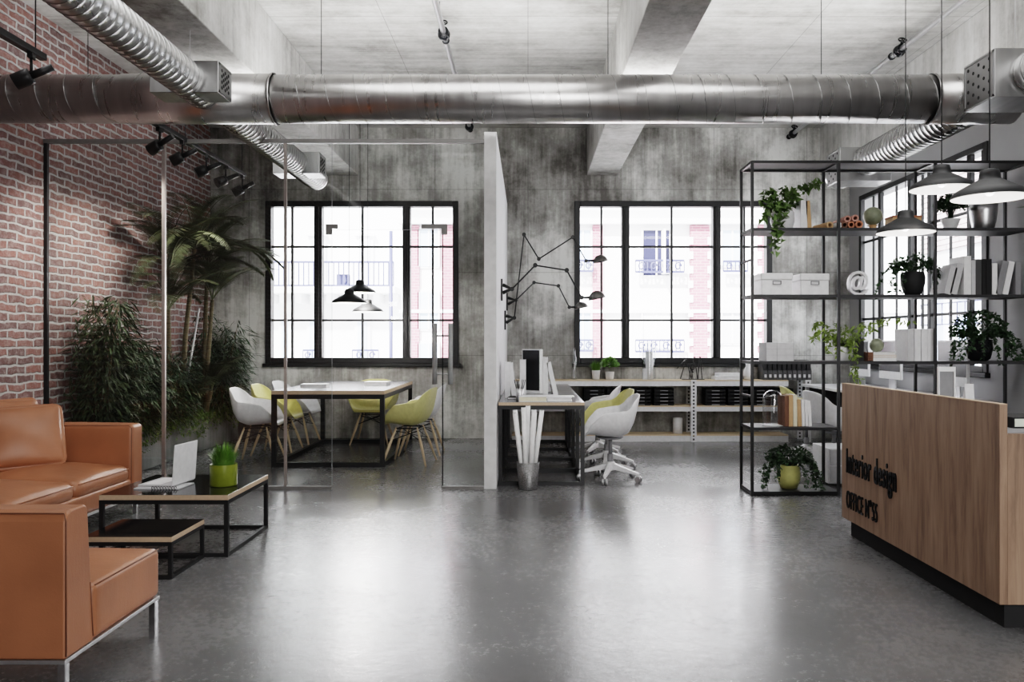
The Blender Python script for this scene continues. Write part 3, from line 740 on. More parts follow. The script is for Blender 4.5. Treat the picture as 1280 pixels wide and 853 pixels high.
dy = dowel_chair('yellow_plastic'); dy.location = (-2.84, 9.12, 0); dy.rotation_euler = (0, 0, FR); tag(dy, 'yellow shell chair between two white ones left of the table', 'chair', cg)
dup(dw, (-2.82, 9.80, 0), FR - .05, 'white shell chair farthest on the left of the meeting table', cg)
dup(dy, (-1.25, 8.40, 0), FLx - .12, 'yellow shell chair nearest on the right of the meeting table', cg)
dup(dw, (-1.22, 9.12, 0), FLx, 'white shell chair behind the yellow one right of the table', cg)
dup(dy, (-1.95, 10.02, 0), PI, 'yellow shell chair at the far end facing the camera', cg)
sg = 'swivel chairs at the office desks'
sw = swivel_chair('white_plastic'); sw.location = (.74, 7.38, 0); sw.rotation_euler = (0, 0, FLx); tag(sw, 'white swivel chair nearest at the front office desk', 'office chair', sg)
sy = swivel_chair('yellow_plastic'); sy.location = (.78, 8.12, 0); sy.rotation_euler = (0, 0, FLx + .1); tag(sy, 'yellow swivel chair between the white ones at the desks', 'office chair', sg)
dup(sw, (.76, 8.95, 0), FLx - .2, 'white swivel chair farthest away beside the office desks', sg)
dup(sy, (3.02, 8.62, 0), FR - .1, 'yellow swivel chair seen through the shelf behind the cloche', sg)
dup(sw, (3.02, 7.85, 0), FR + .1, 'white swivel chair seen through the shelf by the reception corner', sg)

# ------------------------------------------------------------------ sofa and lounge chair
t = thing('sofa', 'tan leather sofa along the brick wall at the left', 'sofa', (-2.885, 0, 0))
SB, ST = .14, .668       # underside, top of arm
W = 1.0
y0s, y1s = 3.55, 6.0
b = MB(); b.rbox((-.50, (y0s + y1s) / 2, (SB + .27) / 2 + .005), (.98, y1s - y0s, .27 - SB), .025, 10); b.build('seat_base', 'leather', t)
b = MB(); b.rbox((-.50, y1s - .085, (.16 + ST) / 2), (1.0, .17, ST - .16), .03, 10, crown=.012); b.build('armrest', 'leather', t)
b = MB(); b.rbox((-.50, y0s + .085, (.16 + ST) / 2), (1.0, .17, ST - .16), .03, 10, crown=.012); b.build('armrest', 'leather', t)
b = MB(); b.rbox((-.90, (y0s + y1s) / 2, (.16 + ST) / 2), (.2, y1s - y0s - .34, ST - .17), .03, 10); b.build('backrest', 'leather', t)
n = 3; cw = (y1s - y0s - .34) / n
for i in range(n):
    yc = y0s + .17 + cw * (i + .5)
    b = MB(); b.rbox((-.405, yc, .315), (.80, cw - .008, .125), .055, 16, crown=.065); co = b.build('seat_cushion', 'leather', t)
    s = MB(); s.tube([(-.012, yc - cw / 2 + .03, .352), (-.008, yc, .354), (-.012, yc + cw / 2 - .03, .352)], .004, 6); s.build('piping', 'leather', co)
    if i < 1:
        b = MB(); b.rbox((-.72, yc, .56), (.20, cw - .01, .36), .07, 12, rot=None); b.build('back_cushion', 'leather', t)
b = MB(); 
pp = [(-.01, y1s - .165, .17), (-.005, y1s - .165, ST - .025), (-.03, y1s - .165, ST - .004), (-.95, y1s - .165, ST - .004)]
b.tube(pp, .0025, 6); b.build('seam', 'leather_seam', t)
b = MB(); b.box(-.97, y0s + .02, SB - .012, -.005, y1s - .02, SB + .006); b.build('base_rail', 'alu', t)
for x in (-.03, -.93):
    for y in (y0s + .06, y1s - .06):
        MB().box(x - .012, y - .012, 0, x + .012, y + .012, SB - .012).build('leg', 'alu', t)
def pillow(label, cpos, xdir, nrm, size):
    b = MB(); b.rbox((0, 0, 0), size, size[2] * .45, 18, crown=.035, sag=.03, pinch=.72); o = b.build('leather_pillow', 'leather')
    x = Vector(xdir).normalized(); n_ = Vector(nrm).normalized(); x = (x - n_ * x.dot(n_)).normalized(); y = n_.cross(x)
    o.matrix_world = Matrix(((x.x, y.x, n_.x, cpos[0]), (x.y, y.y, n_.y, cpos[1]), (x.z, y.z, n_.z, cpos[2]), (0, 0, 0, 1)))
    return tag(o, label, 'pillow', 'tan leather pillows on the sofa')
pillow('square tan leather pillow leaning against the sofa arm and back', (-3.46, 5.44, .625), (.79, .61, .02), (.50, -.70, .42), (.54, .46, .13))
pillow('tan leather pillow half hidden behind the other one', (-3.58, 5.62, .66), (.25, .95, 0), (.95, -.25, .25), (.40, .44, .12))

t = thing('lounge_chair', 'tan leather armless lounge chair in the foreground seen from behind', 'armchair', (-1.597, 2.76, 0))
LB = .178
b = MB()
prof = [(0, LB), (.0, .655), (.012, .68), (.035, .692), (.125, .692), (.140, .68), (.147, .655), (.185, LB)]
def extr(mb, prof, x0, x1, bev=True):
    n = len(prof); vs = [(x0, y, z) for y, z in prof] + [(x1, y, z) for y, z in prof]
    fs = [(i, (i + 1) % n, n + (i + 1) % n, n + i) for i in range(n)] + [tuple(range(n - 1, -1, -1)), tuple(range(n, 2 * n))]
    return mb.add(vs, fs)
extr(b, prof, -.85, 0); b.build('backrest', 'leather', t, bevel=.012, seg=4)
b = MB(); b.rbox((-.425, .45, (LB + .38) / 2 + .0), (.848, .53, .385 - LB), .025, 14, crown=.035); b.build('seat', 'leather', t)
s = MB(); s.tube([(.001, .004, LB + .01), (.001, .004, .655), (-.01, .012, .682), (-.84, .012, .682)], .0028, 6)
s.tube([(.0, .19, .38), (.0, .70, .380)], .0026, 6); s.tube([(.001, .176, LB + .02), (.001, .158, .40)], .0022, 6); s.build('seam', 'leather_seam', t)
b = MB(); b.box(-.85, .0, LB - .016, 0, .71, LB - .001); b.build('base_rail', 'alu', t, bevel=.002)
for x in (-.018, -.832):
    for y in (.02, .69): MB().box(x - .014, y - .014, 0, x + .014, y + .014, LB - .016).build('leg', 'chrome', t, bevel=.002)

# ------------------------------------------------------------------ reception desk
t = thing('reception_desk', 'wood fronted reception desk with black lettering at the right', 'reception desk', (2.075, 3.52, 0))
b = MB(); b.box(0, 0, .118, .035, 1.77, 1.0); b.build('front_panel', 'desk_wood', t, bevel=.0015)
b = MB(); b.box(.0351, 0, .118, 1.55, .035, .870); b.build('return_panel', 'desk_wood', t, bevel=.0015)
b = MB(); b.box(.0351, .036, .840, 1.55, .55, .872); b.build('counter_top', 'mid_grey', t)
b = MB(); b.box(.0351, .56, .72, .75, 1.768, .75); b.build('work_top', 'dark_grey', t)
b = MB(); b.box(.04, 1.735, .118, .75, 1.77, .718); b.build('end_panel', 'desk_wood', t)
b = MB(); b.box(.05, .05, 0, 1.5, .12, .118); b.box(.05, .121, 0, .12, 1.74, .118); b.build('plinth', 'black_matte', t)
b = MB(); b.box(-.001, .001, .9995, .036, 1.769, 1.003); b.build('edge_strip', 'ply', t)
def text_mesh(s, mat, ext, wx, hz, offset=0.0, name='lettering', spacing=1.0):
    cu = bpy.data.curves.new(name, 'FONT'); cu.body = s; cu.extrude = ext; cu.offset = offset; cu.resolution_u = 4; cu.space_character = spacing
    o = bpy.data.objects.new(name, cu); C.objects.link(o); bpy.context.view_layer.update()
    me = bpy.data.meshes.new_from_object(o.evaluated_get(bpy.context.evaluated_depsgraph_get()))
    bpy.data.objects.remove(o)
    xsv = [v.co.x for v in me.vertices]; ysv = [v.co.y for v in me.vertices]
    x0, x1 = min(xsv), max(xsv); yy = max(ysv); 
    base = 0.0
    for v in me.vertices:
        v.co.x = (v.co.x - x0) / (x1 - x0) * wx; v.co.y = v.co.y / yy * hz
    me.materials.clear(); me.materials.append(M[mat]); me.name = name
    no = bpy.data.objects.new(name, me); C.objects.link(no)
    return no
def on_front(o, Y, z):
    o.parent = t; o.matrix_local = Matrix(((0, 0, -1, -.004), (-1, 0, 0, Y - 3.52), (0, 1, 0, z), (0, 0, 0, 1)))
on_front(text_mesh('Interior design', 'black_gloss', .004, .70, .152, .012, spacing=1.12), 5.20, .430)
on_front(text_mesh('OFFICE N°55', 'black_gloss', .004, .455, .118, -.004, spacing=1.12), 5.20, .200)

# things on the reception desk
t = thing('photo_frame', 'white framed panel standing upright behind the wooden desk front', 'picture frame', (2.31, 4.42, .752), R(-8))
b = MB(); b.box(-.045, -.012, 0, -.037, .006, .385); b.box(.037, -.012, 0, .045, .006, .385); b.box(-.037, -.012, .36, .037, .006, .385); b.box(-.037, -.012, 0, .037, .006, .02)
b.build('frame', 'white_plastic', t); MB().box(-.037, -.004, .02, .037, .004, .36).build('panel', 'mid_grey', t)
b = MB(); extr(b, [(0, 0), (.10, 0), (.03, .29)], 0, .05); o = b.build('paper_stand', 'white_plastic', loc=(2.44, 4.44, .751)); tag(o, 'white slanted document stand right of the framed panel', 'stand')
t = thing('wifi_router', 'small black router with three upright antennas on the desk', 'router', (2.74, 4.70, .751))
MB().box(-.10, -.04, 0, .10, .04, .03).build('body', 'black_matte', t, bevel=.004)
for x in (-.08, 0, .08): MB().tube([(x, .02, .03), (x, .02, .13)], .005, 6).build('antenna', 'black_matte', t)
t = thing('hardback_book', 'pale green book on the low counter at the right edge', 'book', (2.40, 3.85, .8725), R(4))
b = MB(); b.box(-.13, -.10, .006, .13, .10, .044); b.build('pages', 'pale_green', t)
b = MB(); b.box(-.135, -.105, 0, .135, .105, .006); b.box(-.135, -.105, .044, .135, .105, .05); b.box(-.141, -.105, 0, -.135, .105, .05); b.build('cover', 'black_matte', t)

# ------------------------------------------------------------------ monitors and side desk
def monitor(loc, rz, label, w=.52, h=.42, grp='white desktop computers'):
    t = thing('computer_monitor', label, 'monitor', loc, rz, grp)       # screen faces local -Y
    MB().box(-w / 2, 0, .12, w / 2, .025, .12 + h).build('housing', 'white_plastic', t, bevel=.004)
    MB().box(-w / 2 + .015, -.003, .12 + .085, w / 2 - .015, 0, .12 + h - .015).build('screen', 'screen_grey', t)
    b = MB(); b.box(-.08, .03, .012, .08, .042, .22); b.box(-.11, -.07, 0, .11, .11, .012); b.build('stand', 'alu', t)
t = thing('long_desk', 'long white desk under the side window behind the shelf', 'desk', (0, 0, 0))
b = MB(); b.box(3.42, 7.15, .715, 4.20, 10.0, .745); b.build('desktop', 'pale_grey', t, bevel=.002)
for y in (7.2, 8.55, 9.9):
    for x in (3.46, 4.14): MB().box(x - .02, y, 0, x + .02, y + .04, .715).build('leg', 'white_plastic', t)
b = MB(); b.box(3.43, 9.99, .30, 4.19, 10.0, .71); b.build('modesty_panel', 'dark_grey', t)
monitor((3.93, 7.42, .746), -PI / 2, 'white computer monitor nearest behind the right shelf bay')
monitor((3.93, 8.70, .746), -PI / 2, 'white computer monitor in the middle of the side desk')
monitor((3.93, 9.50, .746), -PI / 2, 'white computer monitor farthest on the side desk')
t = thing('drawer_pedestal', 'low white drawer pedestal on the floor behind the shelf corner', 'cabinet', (2.83, 7.25, 0))
MB().box(-.18, -.2, .02, .18, .2, .33).build('body', 'white_plastic', t, bevel=.004)
for z in (.04, .185):
    d = MB().box(-.17, -.212, z, .17, -.2, z + .135).build('drawer', 'pale_grey', t); MB().box(-.05, -.222, z + .09, .05, -.212, z + .10).build('handle', 'alu', d)

# ------------------------------------------------------------------ open shelf unit
SYN, SYF = 6.62, 6.96
PX = [1.855, 2.57, 3.37, 4.15]
t = thing('shelving_unit', 'tall open black metal shelving unit behind the reception desk', 'shelf', (0, 0, 0))
pw = .022
for x in PX:
    for y in (SYN, SYF): MB().box(x - pw / 2, y - pw / 2, 0, x + pw / 2, y + pw / 2, 2.77).build('upright', 'shelf_metal' if x > 2 else 'black_metal', t)
b = MB()
for y in (SYN, SYF): b.box(PX[0], y - pw / 2 + .0005, 2.75, PX[-1], y + pw / 2 - .0005, 2.772)
for x in PX: b.box(x - pw / 2, SYN, 2.75, x + pw / 2, SYF, 2.7715)
b.build('top_frame', 'black_metal', t)
b = MB(); b.box(PX[0], SYN, 2.765, PX[-1], SYF, 2.775); b.build('top_panel', 'dark_grey', t)
LV = {1: 2.217, 2: 1.664, 3: 1.112}
for k, z in LV.items(): MB().box(PX[0] - .005, SYN - .006, z - .024, PX[-1] + .005, SYF + .006, z).build('shelf_board', 'shelf_metal', t)
MB().box(PX[0] - .005, SYN - .006, .541, PX[1] + .005, SYF + .006, .565).build('shelf_board', 'shelf_metal', t)
MB().box(PX[0] - .005, SYN - .006, .006, PX[1] + .005, SYF + .006, .034).build('shelf_board', 'black_metal', t)
for x in (PX[0],):
    for z in (1.955, .82): MB().box(x - .007, SYN, z - .008, x + .007, SYF, z + .008).build('crossbar', 'shelf_metal', t)
SMY = (SYN + SYF) / 2
def sx_(px, Y=SMY): return (px - 660) * Y / 1000

# ------------------------------------------------------------------ plants
def ivy(label, loc, pot, foliage_mat, vines, nleaf, leafsz, mound, cat='plant', seed=1, lobed=True, potname='pot', grp=None, name='trailing_plant', up=.0):
    """pot = (profile, mat); vines = [(dx,dy,reach,drop)] ; mound = (rx,ry,rz,z)"""
    rnd = random.Random(seed)
    t = thing(name, label, cat, loc, 0, grp)
    pb = MB(); pb.lathe([(.001, 0)] + pot[0], 36); top = pot[0][-1]
    pb.lathe([top, (top[0] - .006, top[1]), (top[0] - .010, top[1] - .03)], 36); pb.build('pot', pot[1], t)
    MB().lathe([(.001, top[1] - .015), (top[0] - .007, top[1] - .018)], 24).build('soil', 'soil', t)
    f = MB(); rx, ry, rz_, mz = mound
    def lf(p, d):
        d = Vector(d); nn = Vector((rnd.uniform(-.6, .6), rnd.uniform(-1, .1), rnd.uniform(.2, 1)))
        s = leafsz * rnd.uniform(.7, 1.2)
        if lobed: f.lobed(p, d, nn, s)
        else: f.leaf(p, d, nn, s * 1.5, s * .55, .15, .2)
    for i in range(nleaf):
        a = rnd.uniform(0, 2 * PI); e = rnd.uniform(-.1, 1); r = rnd.uniform(.35, 1) ** .5
        ce = math.sqrt(max(0, 1 - e * e))
        p = Vector((rx * r * ce * math.cos(a), ry * r * ce * math.sin(a), mz + rz_ * r * e))
        lf(p, (p.x + rnd.uniform(-.1, .1), p.y + rnd.uniform(-.1, .1), rnd.uniform(-.12, .12)))
        if i % 6 == 0: f.tube([(0, 0, top[1] - .02), p * .5 + Vector((0, 0, mz * .5)), p], .0014, 4, caps=False)
    for (dx, dy, peak, drop, n) in vines:
        st = Vector((0, 0, top[1] - .01)); pts = []
        for k in range(13):
            u = k / 12
            z = top[1] + peak * math.sin(min(1, u * 1.6) * PI / 2) - drop * max(0, u - .3) ** 1.4 / (.7 ** 1.4) * 1.0
            pts.append(Vector((dx * (1 - (1 - u) ** 1.8), dy * (1 - (1 - u) ** 1.8), z)) + Vector((rnd.uniform(-.006, .006), rnd.uniform(-.006, .006), 0)))
        pts[0] = st
        f.tube(pts, .0016, 4, caps=False)
        for i in range(n):
            u = rnd.uniform(.12, 1) * 11.999; k = int(u); p = pts[k].lerp(pts[k + 1], u - k); sp = leafsz * .55
            p = p + Vector((rnd.uniform(-sp, sp), rnd.uniform(-sp, sp), rnd.uniform(-sp, sp)))
            lf(p, (rnd.uniform(-1, 1), rnd.uniform(-1, .6), rnd.uniform(-1, .3)))
    f.build('foliage', foliage_mat, t)
    return t
def taper(r0, r1, h, mid=None):
    return [(r0, 0), (r0 * 1.02, .004)] + ([(mid, h * .5)] if mid else []) + [(r1, h)]
potw = (taper(.075, .095, .155, .10), 'white_plastic')
ivy('bright green ivy in a white pot on the top left shelf', (sx_(978), SMY, LV[1]), potw, 'leaf_mid', [(-.12, -.16, .08, .36, 70), (-.19, -.10, .12, .22, 40), (.30, -.02, .24, .0, 46), (.20, .03, .22, .0, 26), (-.17, .0, .2, .12, 30), (-.06, -.17, .06, .30, 60), (-.11, -.165, .04, .42, 40)], 150, .050, (.15, .12, .17, .20), seed=3)
ivy('olive leaved vine in a white pot on the third shelf', (sx_(1054), SMY, LV[3]), (taper(.055, .07, .12, .08), 'white_plastic'), 'leaf_olive', [(-.28, -.06, .16, .12, 60), (-.18, -.10, .14, .20, 50), (.02, -.165, .05, .36, 80), (.05, -.17, .1, .42, 60), (.36, -.02, .22, .0, 40), (.55, -.05, .24, .03, 46), (.25, .05, .22, .1, 40), (-.1, -.14, .1, .16, 40), (-.25, .02, .22, .05, 40)], 130, .034, (.17, .12, .15, .17), seed=5, lobed=False)
pot_dark = ([(.055, 0), (.075, .03), (.095, .10), (.098, .15), (.088, .20)], 'black_matte')
ivy('dark ivy in a round black pot on the second shelf', (sx_(1141), SMY, LV[2]), pot_dark, 'leaf_dark', [(-.22, -.05, .10, .30, 70), (-.15, -.12, .10, .28, 60), (.16, -.08, .12, .28, 60), (.26, .02, .12, .24, 80), (-.30, .03, .08, .30, 60), (-.10, .12, .1, .1, 30), (-.24, -.14, .10, .30, 70)], 300, .030, (.20, .14, .14, .22), seed=8)
ivy('large dark ivy in a brown copper pot on the third shelf', (sx_(1224), SMY, LV[3]), ([(.06, 0), (.085, .02), (.105, .10), (.10, .18)], 'black_gloss'), 'leaf_dark', [(-.20, -.08, .12, .30, 80), (-.14, -.14, .12, .20, 60), (.20, -.08, .12, .24, 90), (.30, .02, .10, .28, 80), (-.22, .05, .10, .28, 60), (.08, -.165, .05, .26, 60), (-.05, -.165, .05, .24, 50), (.24, -.14, .1, .30, 80), (.32, -.10, .1, .30, 80), (-.28, -.10, .1, .30, 80)], 560, .032, (.25, .16, .21, .22), seed=9)
ivy('dark trailing ivy in a yellow pot on the bottom shelf', (sx_(985), SMY - .02, .034), ([(.055, 0), (.068, .006), (.092, .07), (.095, .13), (.085, .20)], 'yellow_pot'), 'leaf_dark', [(-.20, -.06, .10, .30, 80), (-.14, -.14, .12, .24, 60), (-.21, .05, .08, .22, 60), (.20, -.06, .10, .28, 70), (.27, .0, .08, .28, 80), (.10, -.16, .05, .22, 40), (.24, .10, .1, .2, 40), (-.24, -.08, .05, .30, 70), (.24, -.12, .1, .32, 70)], 330, .030, (.20, .14, .14, .23), seed=12)
ivy('round clipped dark shrub in a white faceted pot on top shelf', (sx_(1188), SMY, LV[1]), ([(.042, 0), (.044, .004), (.078, .095)], 'white_plastic'), 'leaf_dark', [], 620, .028, (.125, .125, .12, .19), seed=14, name='potted_shrub')
def grass_pot(label, loc, pot, h, n, spread, r, seed, mat='grass', round_=False):
    rnd = random.Random(seed); t = thing('potted_plant', label, 'plant', loc)
    pb = MB(); pb.lathe([(.001, 0)] + pot[0], 32); tp = pot[0][-1]; pb.lathe([tp, (tp[0] - .008, tp[1]), (tp[0] - .01, tp[1] - .03)], 32); pb.build('pot', pot[1], t)
    MB().lathe([(.001, tp[1] - .012), (tp[0] - .008, tp[1] - .014)], 20).build('soil', 'soil', t)
    f = MB()
    for i in range(n):
        a = rnd.uniform(0, 2 * PI); q = r * rnd.uniform(0, 1) ** .5; p = Vector((q * math.cos(a), q * math.sin(a), tp[1] - .015))
        if round_:
            e = rnd.uniform(0, 1); d = Vector((math.cos(a) * math.sqrt(1 - e * e), math.sin(a) * math.sqrt(1 - e * e), e))
            f.leaf(Vector((0, 0, tp[1] + h * .35)) + d * h * .5 * rnd.uniform(.4, 1), d + Vector((rnd.uniform(-.6, .6), rnd.uniform(-.6, .6), -.2)), (rnd.uniform(-1, 1), -1, 1), .05, .022)
        else:
            k = rnd.uniform(.55, 1) * h * (1.08 - .5 * (q / r) ** 2); out = Vector((math.cos(a), math.sin(a), 0)) * spread * rnd.uniform(.3, 1)
            m = p + out * .35 + Vector((0, 0, k * .6)); e = p + out + Vector((0, 0, k)); w = Vector((-math.sin(a), math.cos(a), 0)) * .0022
            f.add([p - w, p + w, m + w, m - w, e], [(0, 1, 2, 3), (3, 2, 4)])
    f.build('foliage', mat, t); return t
grass_pot('bright green grass in a lime green pot on the coffee table', (-1.925, 5.06, .3675), ([(.078, 0), (.083, .006), (.083, .135)], 'green_pot'), .16, 520, .065, .06, 3)
SHZ, SHY = .785, 10.27
grass_pot('grass tuft in a small white pot on the long wall shelf', (xs(745, SHY), SHY, SHZ), ([(.045, 0), (.055, .12)], 'white_plastic'), .15, 500, .07, .045, 4)
grass_pot('round leafy plant in a white pot beside the grass tuft', (xs(762, SHY), SHY, SHZ), ([(.05, 0), (.06, .10)], 'white_plastic'), .20, 420, .07, .045, 5, 'grass', True)

# planter and jungle by the brick wall
PX0, PX1 = XL, -3.80
t = thing('concrete_planter', 'long low concrete planter along the brick wall', 'planter', (0, 0, 0))
b = MB(); b.box(PX1 - .04, 7.0, 0, PX1, 10.48, .40); b.box(PX0 + .005, 7.0, 0, PX0 + .045, 10.48, .40); b.box(PX0 + .045, 7.0, 0, PX1 - .04, 7.04, .40); b.box(PX0 + .045, 10.44, 0, PX1 - .04, 10.48, .40)
b.build('trough', 'concrete_planter', t, bevel=.006); MB().box(PX0 + .045, 7.04, .05, PX1 - .04, 10.44, .36).build('soil', 'soil', t)
rnd = random.Random(21)
def clampx(p):
    if p.x < XL + .04: p.x = XL + .04 + rnd.uniform(0, .04)
    if p.y > YB - .03: p.y = YB - .03
    if p.y < 6.96: p.y = 6.96 + rnd.uniform(0, .03)
    return p
def bamboo(label, x, y, h, rx, n, canes, mat='leaf_bamboo', seed=1):
    r_ = random.Random(seed); t = thing('bamboo_plant', label, 'plant', (x, y, .36))
    c = MB(); f = MB(); tops = []
    for i in range(canes):
        a = r_.uniform(0, 2 * PI); q = Vector((math.cos(a) * rx * .25 * r_.random(), math.sin(a) * rx * .5 * r_.random(), 0)); e = Vector((math.cos(a) * rx * .7 * r_.random() + .08, math.sin(a) * rx * r_.random(), h * r_.uniform(.6, 1)))
        c.tube([q, q.lerp(e, .5) + Vector((0, 0, h * .06)), e], [.009, .007, .003], 6); tops.append((q, e))
    c.build('cane', 'bark', t)
    for i in range(n):
        q, e = tops[r_.randrange(len(tops))]; u = r_.uniform(.04, 1) ** .8; p = q.lerp(e, u)
        rr = rx * (.42 + .58 * math.sin(PI * min(1, .12 + u * .9))); a = r_.uniform(0, 2 * PI); rad = rr * r_.uniform(.2, 1)
        p = p + Vector((math.cos(a) * rad, math.sin(a) * rad, r_.uniform(-.06, .06)))
        w = clampx(p + Vector((x, y, 0))); p = w - Vector((x, y, 0))
        d = Vector((math.cos(a), math.sin(a), r_.uniform(-.9, .35)))
        ln = r_.uniform(.09, .16)
        if x + p.x + d.x * ln < XL + .04: d.x = abs(d.x)
        if y + p.y + d.y * ln > YB - .01: d.y = -abs(d.y)
        if y + p.y + d.y * ln < 6.94: d.y = abs(d.y)
        f.leaf(p, d, (r_.uniform(-.4, .4), r_.uniform(-.4, .4), 1), ln, ln * .15, .2, r_.uniform(0, .5))
    f.build('foliage', mat, t); return t
bamboo('dense bamboo like shrub nearest in the planter beside the sofa arm', -3.90, 7.32, 1.42, .30, 3200, 9, seed=2)
bamboo('bushy dark shrub second in the planter before the palm trunks', -3.90, 7.95, .95, .30, 2200, 8, 'leaf_dark', seed=3)
bamboo('low dark shrub under the palm in the middle of the planter', -3.92, 8.65, .85, .28, 1500, 7, 'leaf_dark', seed=4)
bamboo('tall dark shrub at the far end of the planter', -3.84, 9.80, 1.30, .32, 2800, 9, 'leaf_dark', seed=5)
def frond(f, p, a, ln, arch, up0, r_, w=.26, off=(0, 0)):
    pts = []; d = Vector((math.cos(a), math.sin(a), 0))
    for k in range(15):
        el = up0 - arch * (k / 14) ** 1.2
        if k: q = q + (d * math.cos(el) + Vector((0, 0, math.sin(el)))) * ln / 14
        else: q = Vector(p)
        pts.append(q)
    # keep off the walls
    pts = [Vector((max(q.x, XL + .04 - off[0]), min(q.y, YB - .05 - off[1]), min(q.z, 2.95))) for q in pts]
    f.tube(pts, [.007 - .0055 * k / 14 for k in range(15)], 5, caps=False)
    nn = 44
    for i in range(nn):
        u = .16 + .84 * i / nn; k = min(13, int(u * 14)); q = pts[k].lerp(pts[k + 1], u * 14 - k); tg = (pts[k + 1] - pts[k])
        if tg.length < 1e-4: continue
        tg.normalize(); side = tg.cross(Vector((0, 0, 1)))
        if side.length < .05: side = Vector((-d.y, d.x, 0))
        side.normalize(); ll = w * math.sin(PI * (u * .82 + .12)) * r_.uniform(.85, 1.1)
        for s_ in (-1, 1):
            dd = side * s_ + tg * .85 + Vector((0, 0, .05))
            e = q + dd.normalized() * ll
            if e.x + off[0] < XL + .02: dd.x = abs(dd.x)
            if e.y + off[1] > YB - .02: dd.y = -abs(dd.y)
            f.leaf(q, dd, (0, 0, 1), ll, .019, .1, .15)
def palm(label, x, y, stems, seed):
    r_ = random.Random(seed); t = thing('palm_tree', label, 'palm', (x, y, .36))
    f = MB()
    for (dx, dy, h, nf, ln) in stems:
        tr = MB(); pts = [Vector((dx * .35, dy * .35, 0)), Vector((dx * .6, dy * .6, h * .5)), Vector((dx, dy, h))]
        tr.tube(pts, [.032, .026, .020], 10)
        for k in range(int(h / .085)):
            u = k * .085 / h; p = pts[0].lerp(pts[1], u * 2) if u < .5 else pts[1].lerp(pts[2], u * 2 - 1); tr.tube([p, p + Vector((0, 0, .008))], .034 - .012 * u, 10)
        tr.build('trunk', 'bark', t)
        for i in range(nf):
            a = 2 * PI * i / nf + r_.uniform(-.3, .3)
            if math.cos(a) < -.25: a = (PI / 2 + r_.uniform(-.3, .25)) * (1 if math.sin(a) > 0 else -1)
            frond(f, Vector((dx, dy, h)), a, ln * r_.uniform(.8, 1.1), r_.uniform(.9, 1.9), r_.choice([r_.uniform(.95, 1.4), r_.uniform(.95, 1.4), r_.uniform(.3, .9)]), r_, off=(x, y))
    f.build('foliage', 'leaf_palm', t)
palm('tall palm with arching fronds rising from the planter', -3.9, 8.75, [(.0, -.1, 1.70, 15, 1.15), (.18, .18, 1.95, 14, 1.05), (.10, -.30, 1.25, 10, .95)], 31)
palm('second palm farther back in the planter near the window', -3.90, 9.55, [(.05, .05, 1.8, 13, 1.05), (.22, -.22, 1.4, 10, .85), (.26, -.35, .35, 6, .6)], 33)
b = MB(); b.tube([(-3.92, 9.0, .3), (-3.72, 9.05, 1.65)], .012, 8); tag(b.build('support_stick', 'pale_grey'), 'thin pale support stick leaning among the palms', 'stick')
f = MB(); r_ = random.Random(77)
for i in range(7000):
    y = r_.uniform(7.05, 10.42); u = r_.random()
    if u < .45: p = Vector((r_.uniform(XL + .06, PX1), y, .37 + r_.uniform(0, .12)))
    else:
        x = PX1 + r_.uniform(-.06, .07); wv = .09 + .06 * math.sin(y * 5) + .04 * math.sin(y * 13 + 1)
        p = Vector((x, y, .45 - (max(0, r_.random()) ** 1.6) * (wv + .10) * (1 if x > PX1 else .2)))
        if x < PX1 + .008 and p.z < .405: p.z = .41
    a = r_.uniform(-PI / 2, PI / 2)
    f.leaf(p, (math.cos(a), math.sin(a), r_.uniform(-.8, .5)), (0, 0, 1), r_.uniform(.025, .05), .018, .2, .3)
for k in range(16):
    y = r_.uniform(7.2, 10.2); l_ = r_.uniform(.08, .22)
    for i in range(22): p = Vector((PX1 + .012 + r_.uniform(0, .02), y + r_.uniform(-.012, .012), .40 - l_ * i / 22)); f.leaf(p, (r_.uniform(.1, 1), r_.uniform(-1, 1), r_.uniform(-1, 0)), (0, 0, 1), .022, .014)
tag(f.build('ground_cover', 'leaf_cover'), 'fresh green ground cover spilling over the planter rim', 'ground cover', kind='stuff')
# plant leaning in at the right edge
r_ = random.Random(5); t = thing('rubber_plant', 'tall leafy plant reaching in at the right picture edge', 'plant', (3.15, 4.5, 0))
pb = MB(); pb.lathe([(.001, 0), (.14, 0), (.17, .32), (.155, .32), (.15, .28)], 28); pb.build('pot', 'mid_grey', t)
MB().tube([(0, 0, .25), (-.03, 0, 1.2), (-.16, -.02, 2.10)], [.016, .012, .006], 8).build('trunk', 'bark', t)
MB().lathe([(.001, .29), (.151, .285)], 20).build('soil', 'soil', t)
f = MB()
for i in range(46):
    u = .45 + .55 * i / 46; a = i * 2.4; p = Vector((-.03 - .13 * max(0, (u - .5)) * 2, -.01, 2.1 * u)); f.leaf(p, (math.cos(a), math.sin(a), .35), (0, 0, 1), .22, .085, .12, .25)
f.build('foliage', 'leaf_mid', t)

# ------------------------------------------------------------------ objects on the shelf
def book(label, x, y, z, w, h, d, mat, tilt=0.0, grp=None, name='book', pages=True, cat='book'):
    """standing book, spine to the camera; w thickness, h height, d depth; tilt in degrees (positive leans right)"""
    t = thing(name, label, cat, (x, y, z), 0, grp); t.rotation_euler = (0, R(tilt), 0)
    b = MB(); b.box(-w / 2, -d / 2, 0, -w / 2 + .003, d / 2, h); b.box(w / 2 - .003, -d / 2, 0, w / 2, d / 2, h); b.box(-w / 2 + .003, -d / 2, 0, w / 2 - .003, -d / 2 + .004, h)
    b.build('cover', mat, t); MB().box(-w / 2 + .003, -d / 2 + .004, .003, w / 2 - .003, d / 2 - .005, h - .004).build('pages', 'white_paper', t)
    return t
tB = lambda y: y
book('white book standing right of the ivy on the top shelf', sx_(1000), SMY, LV[1], .055, .24, .2, 'white_plastic', 0, 'books on the top shelf')
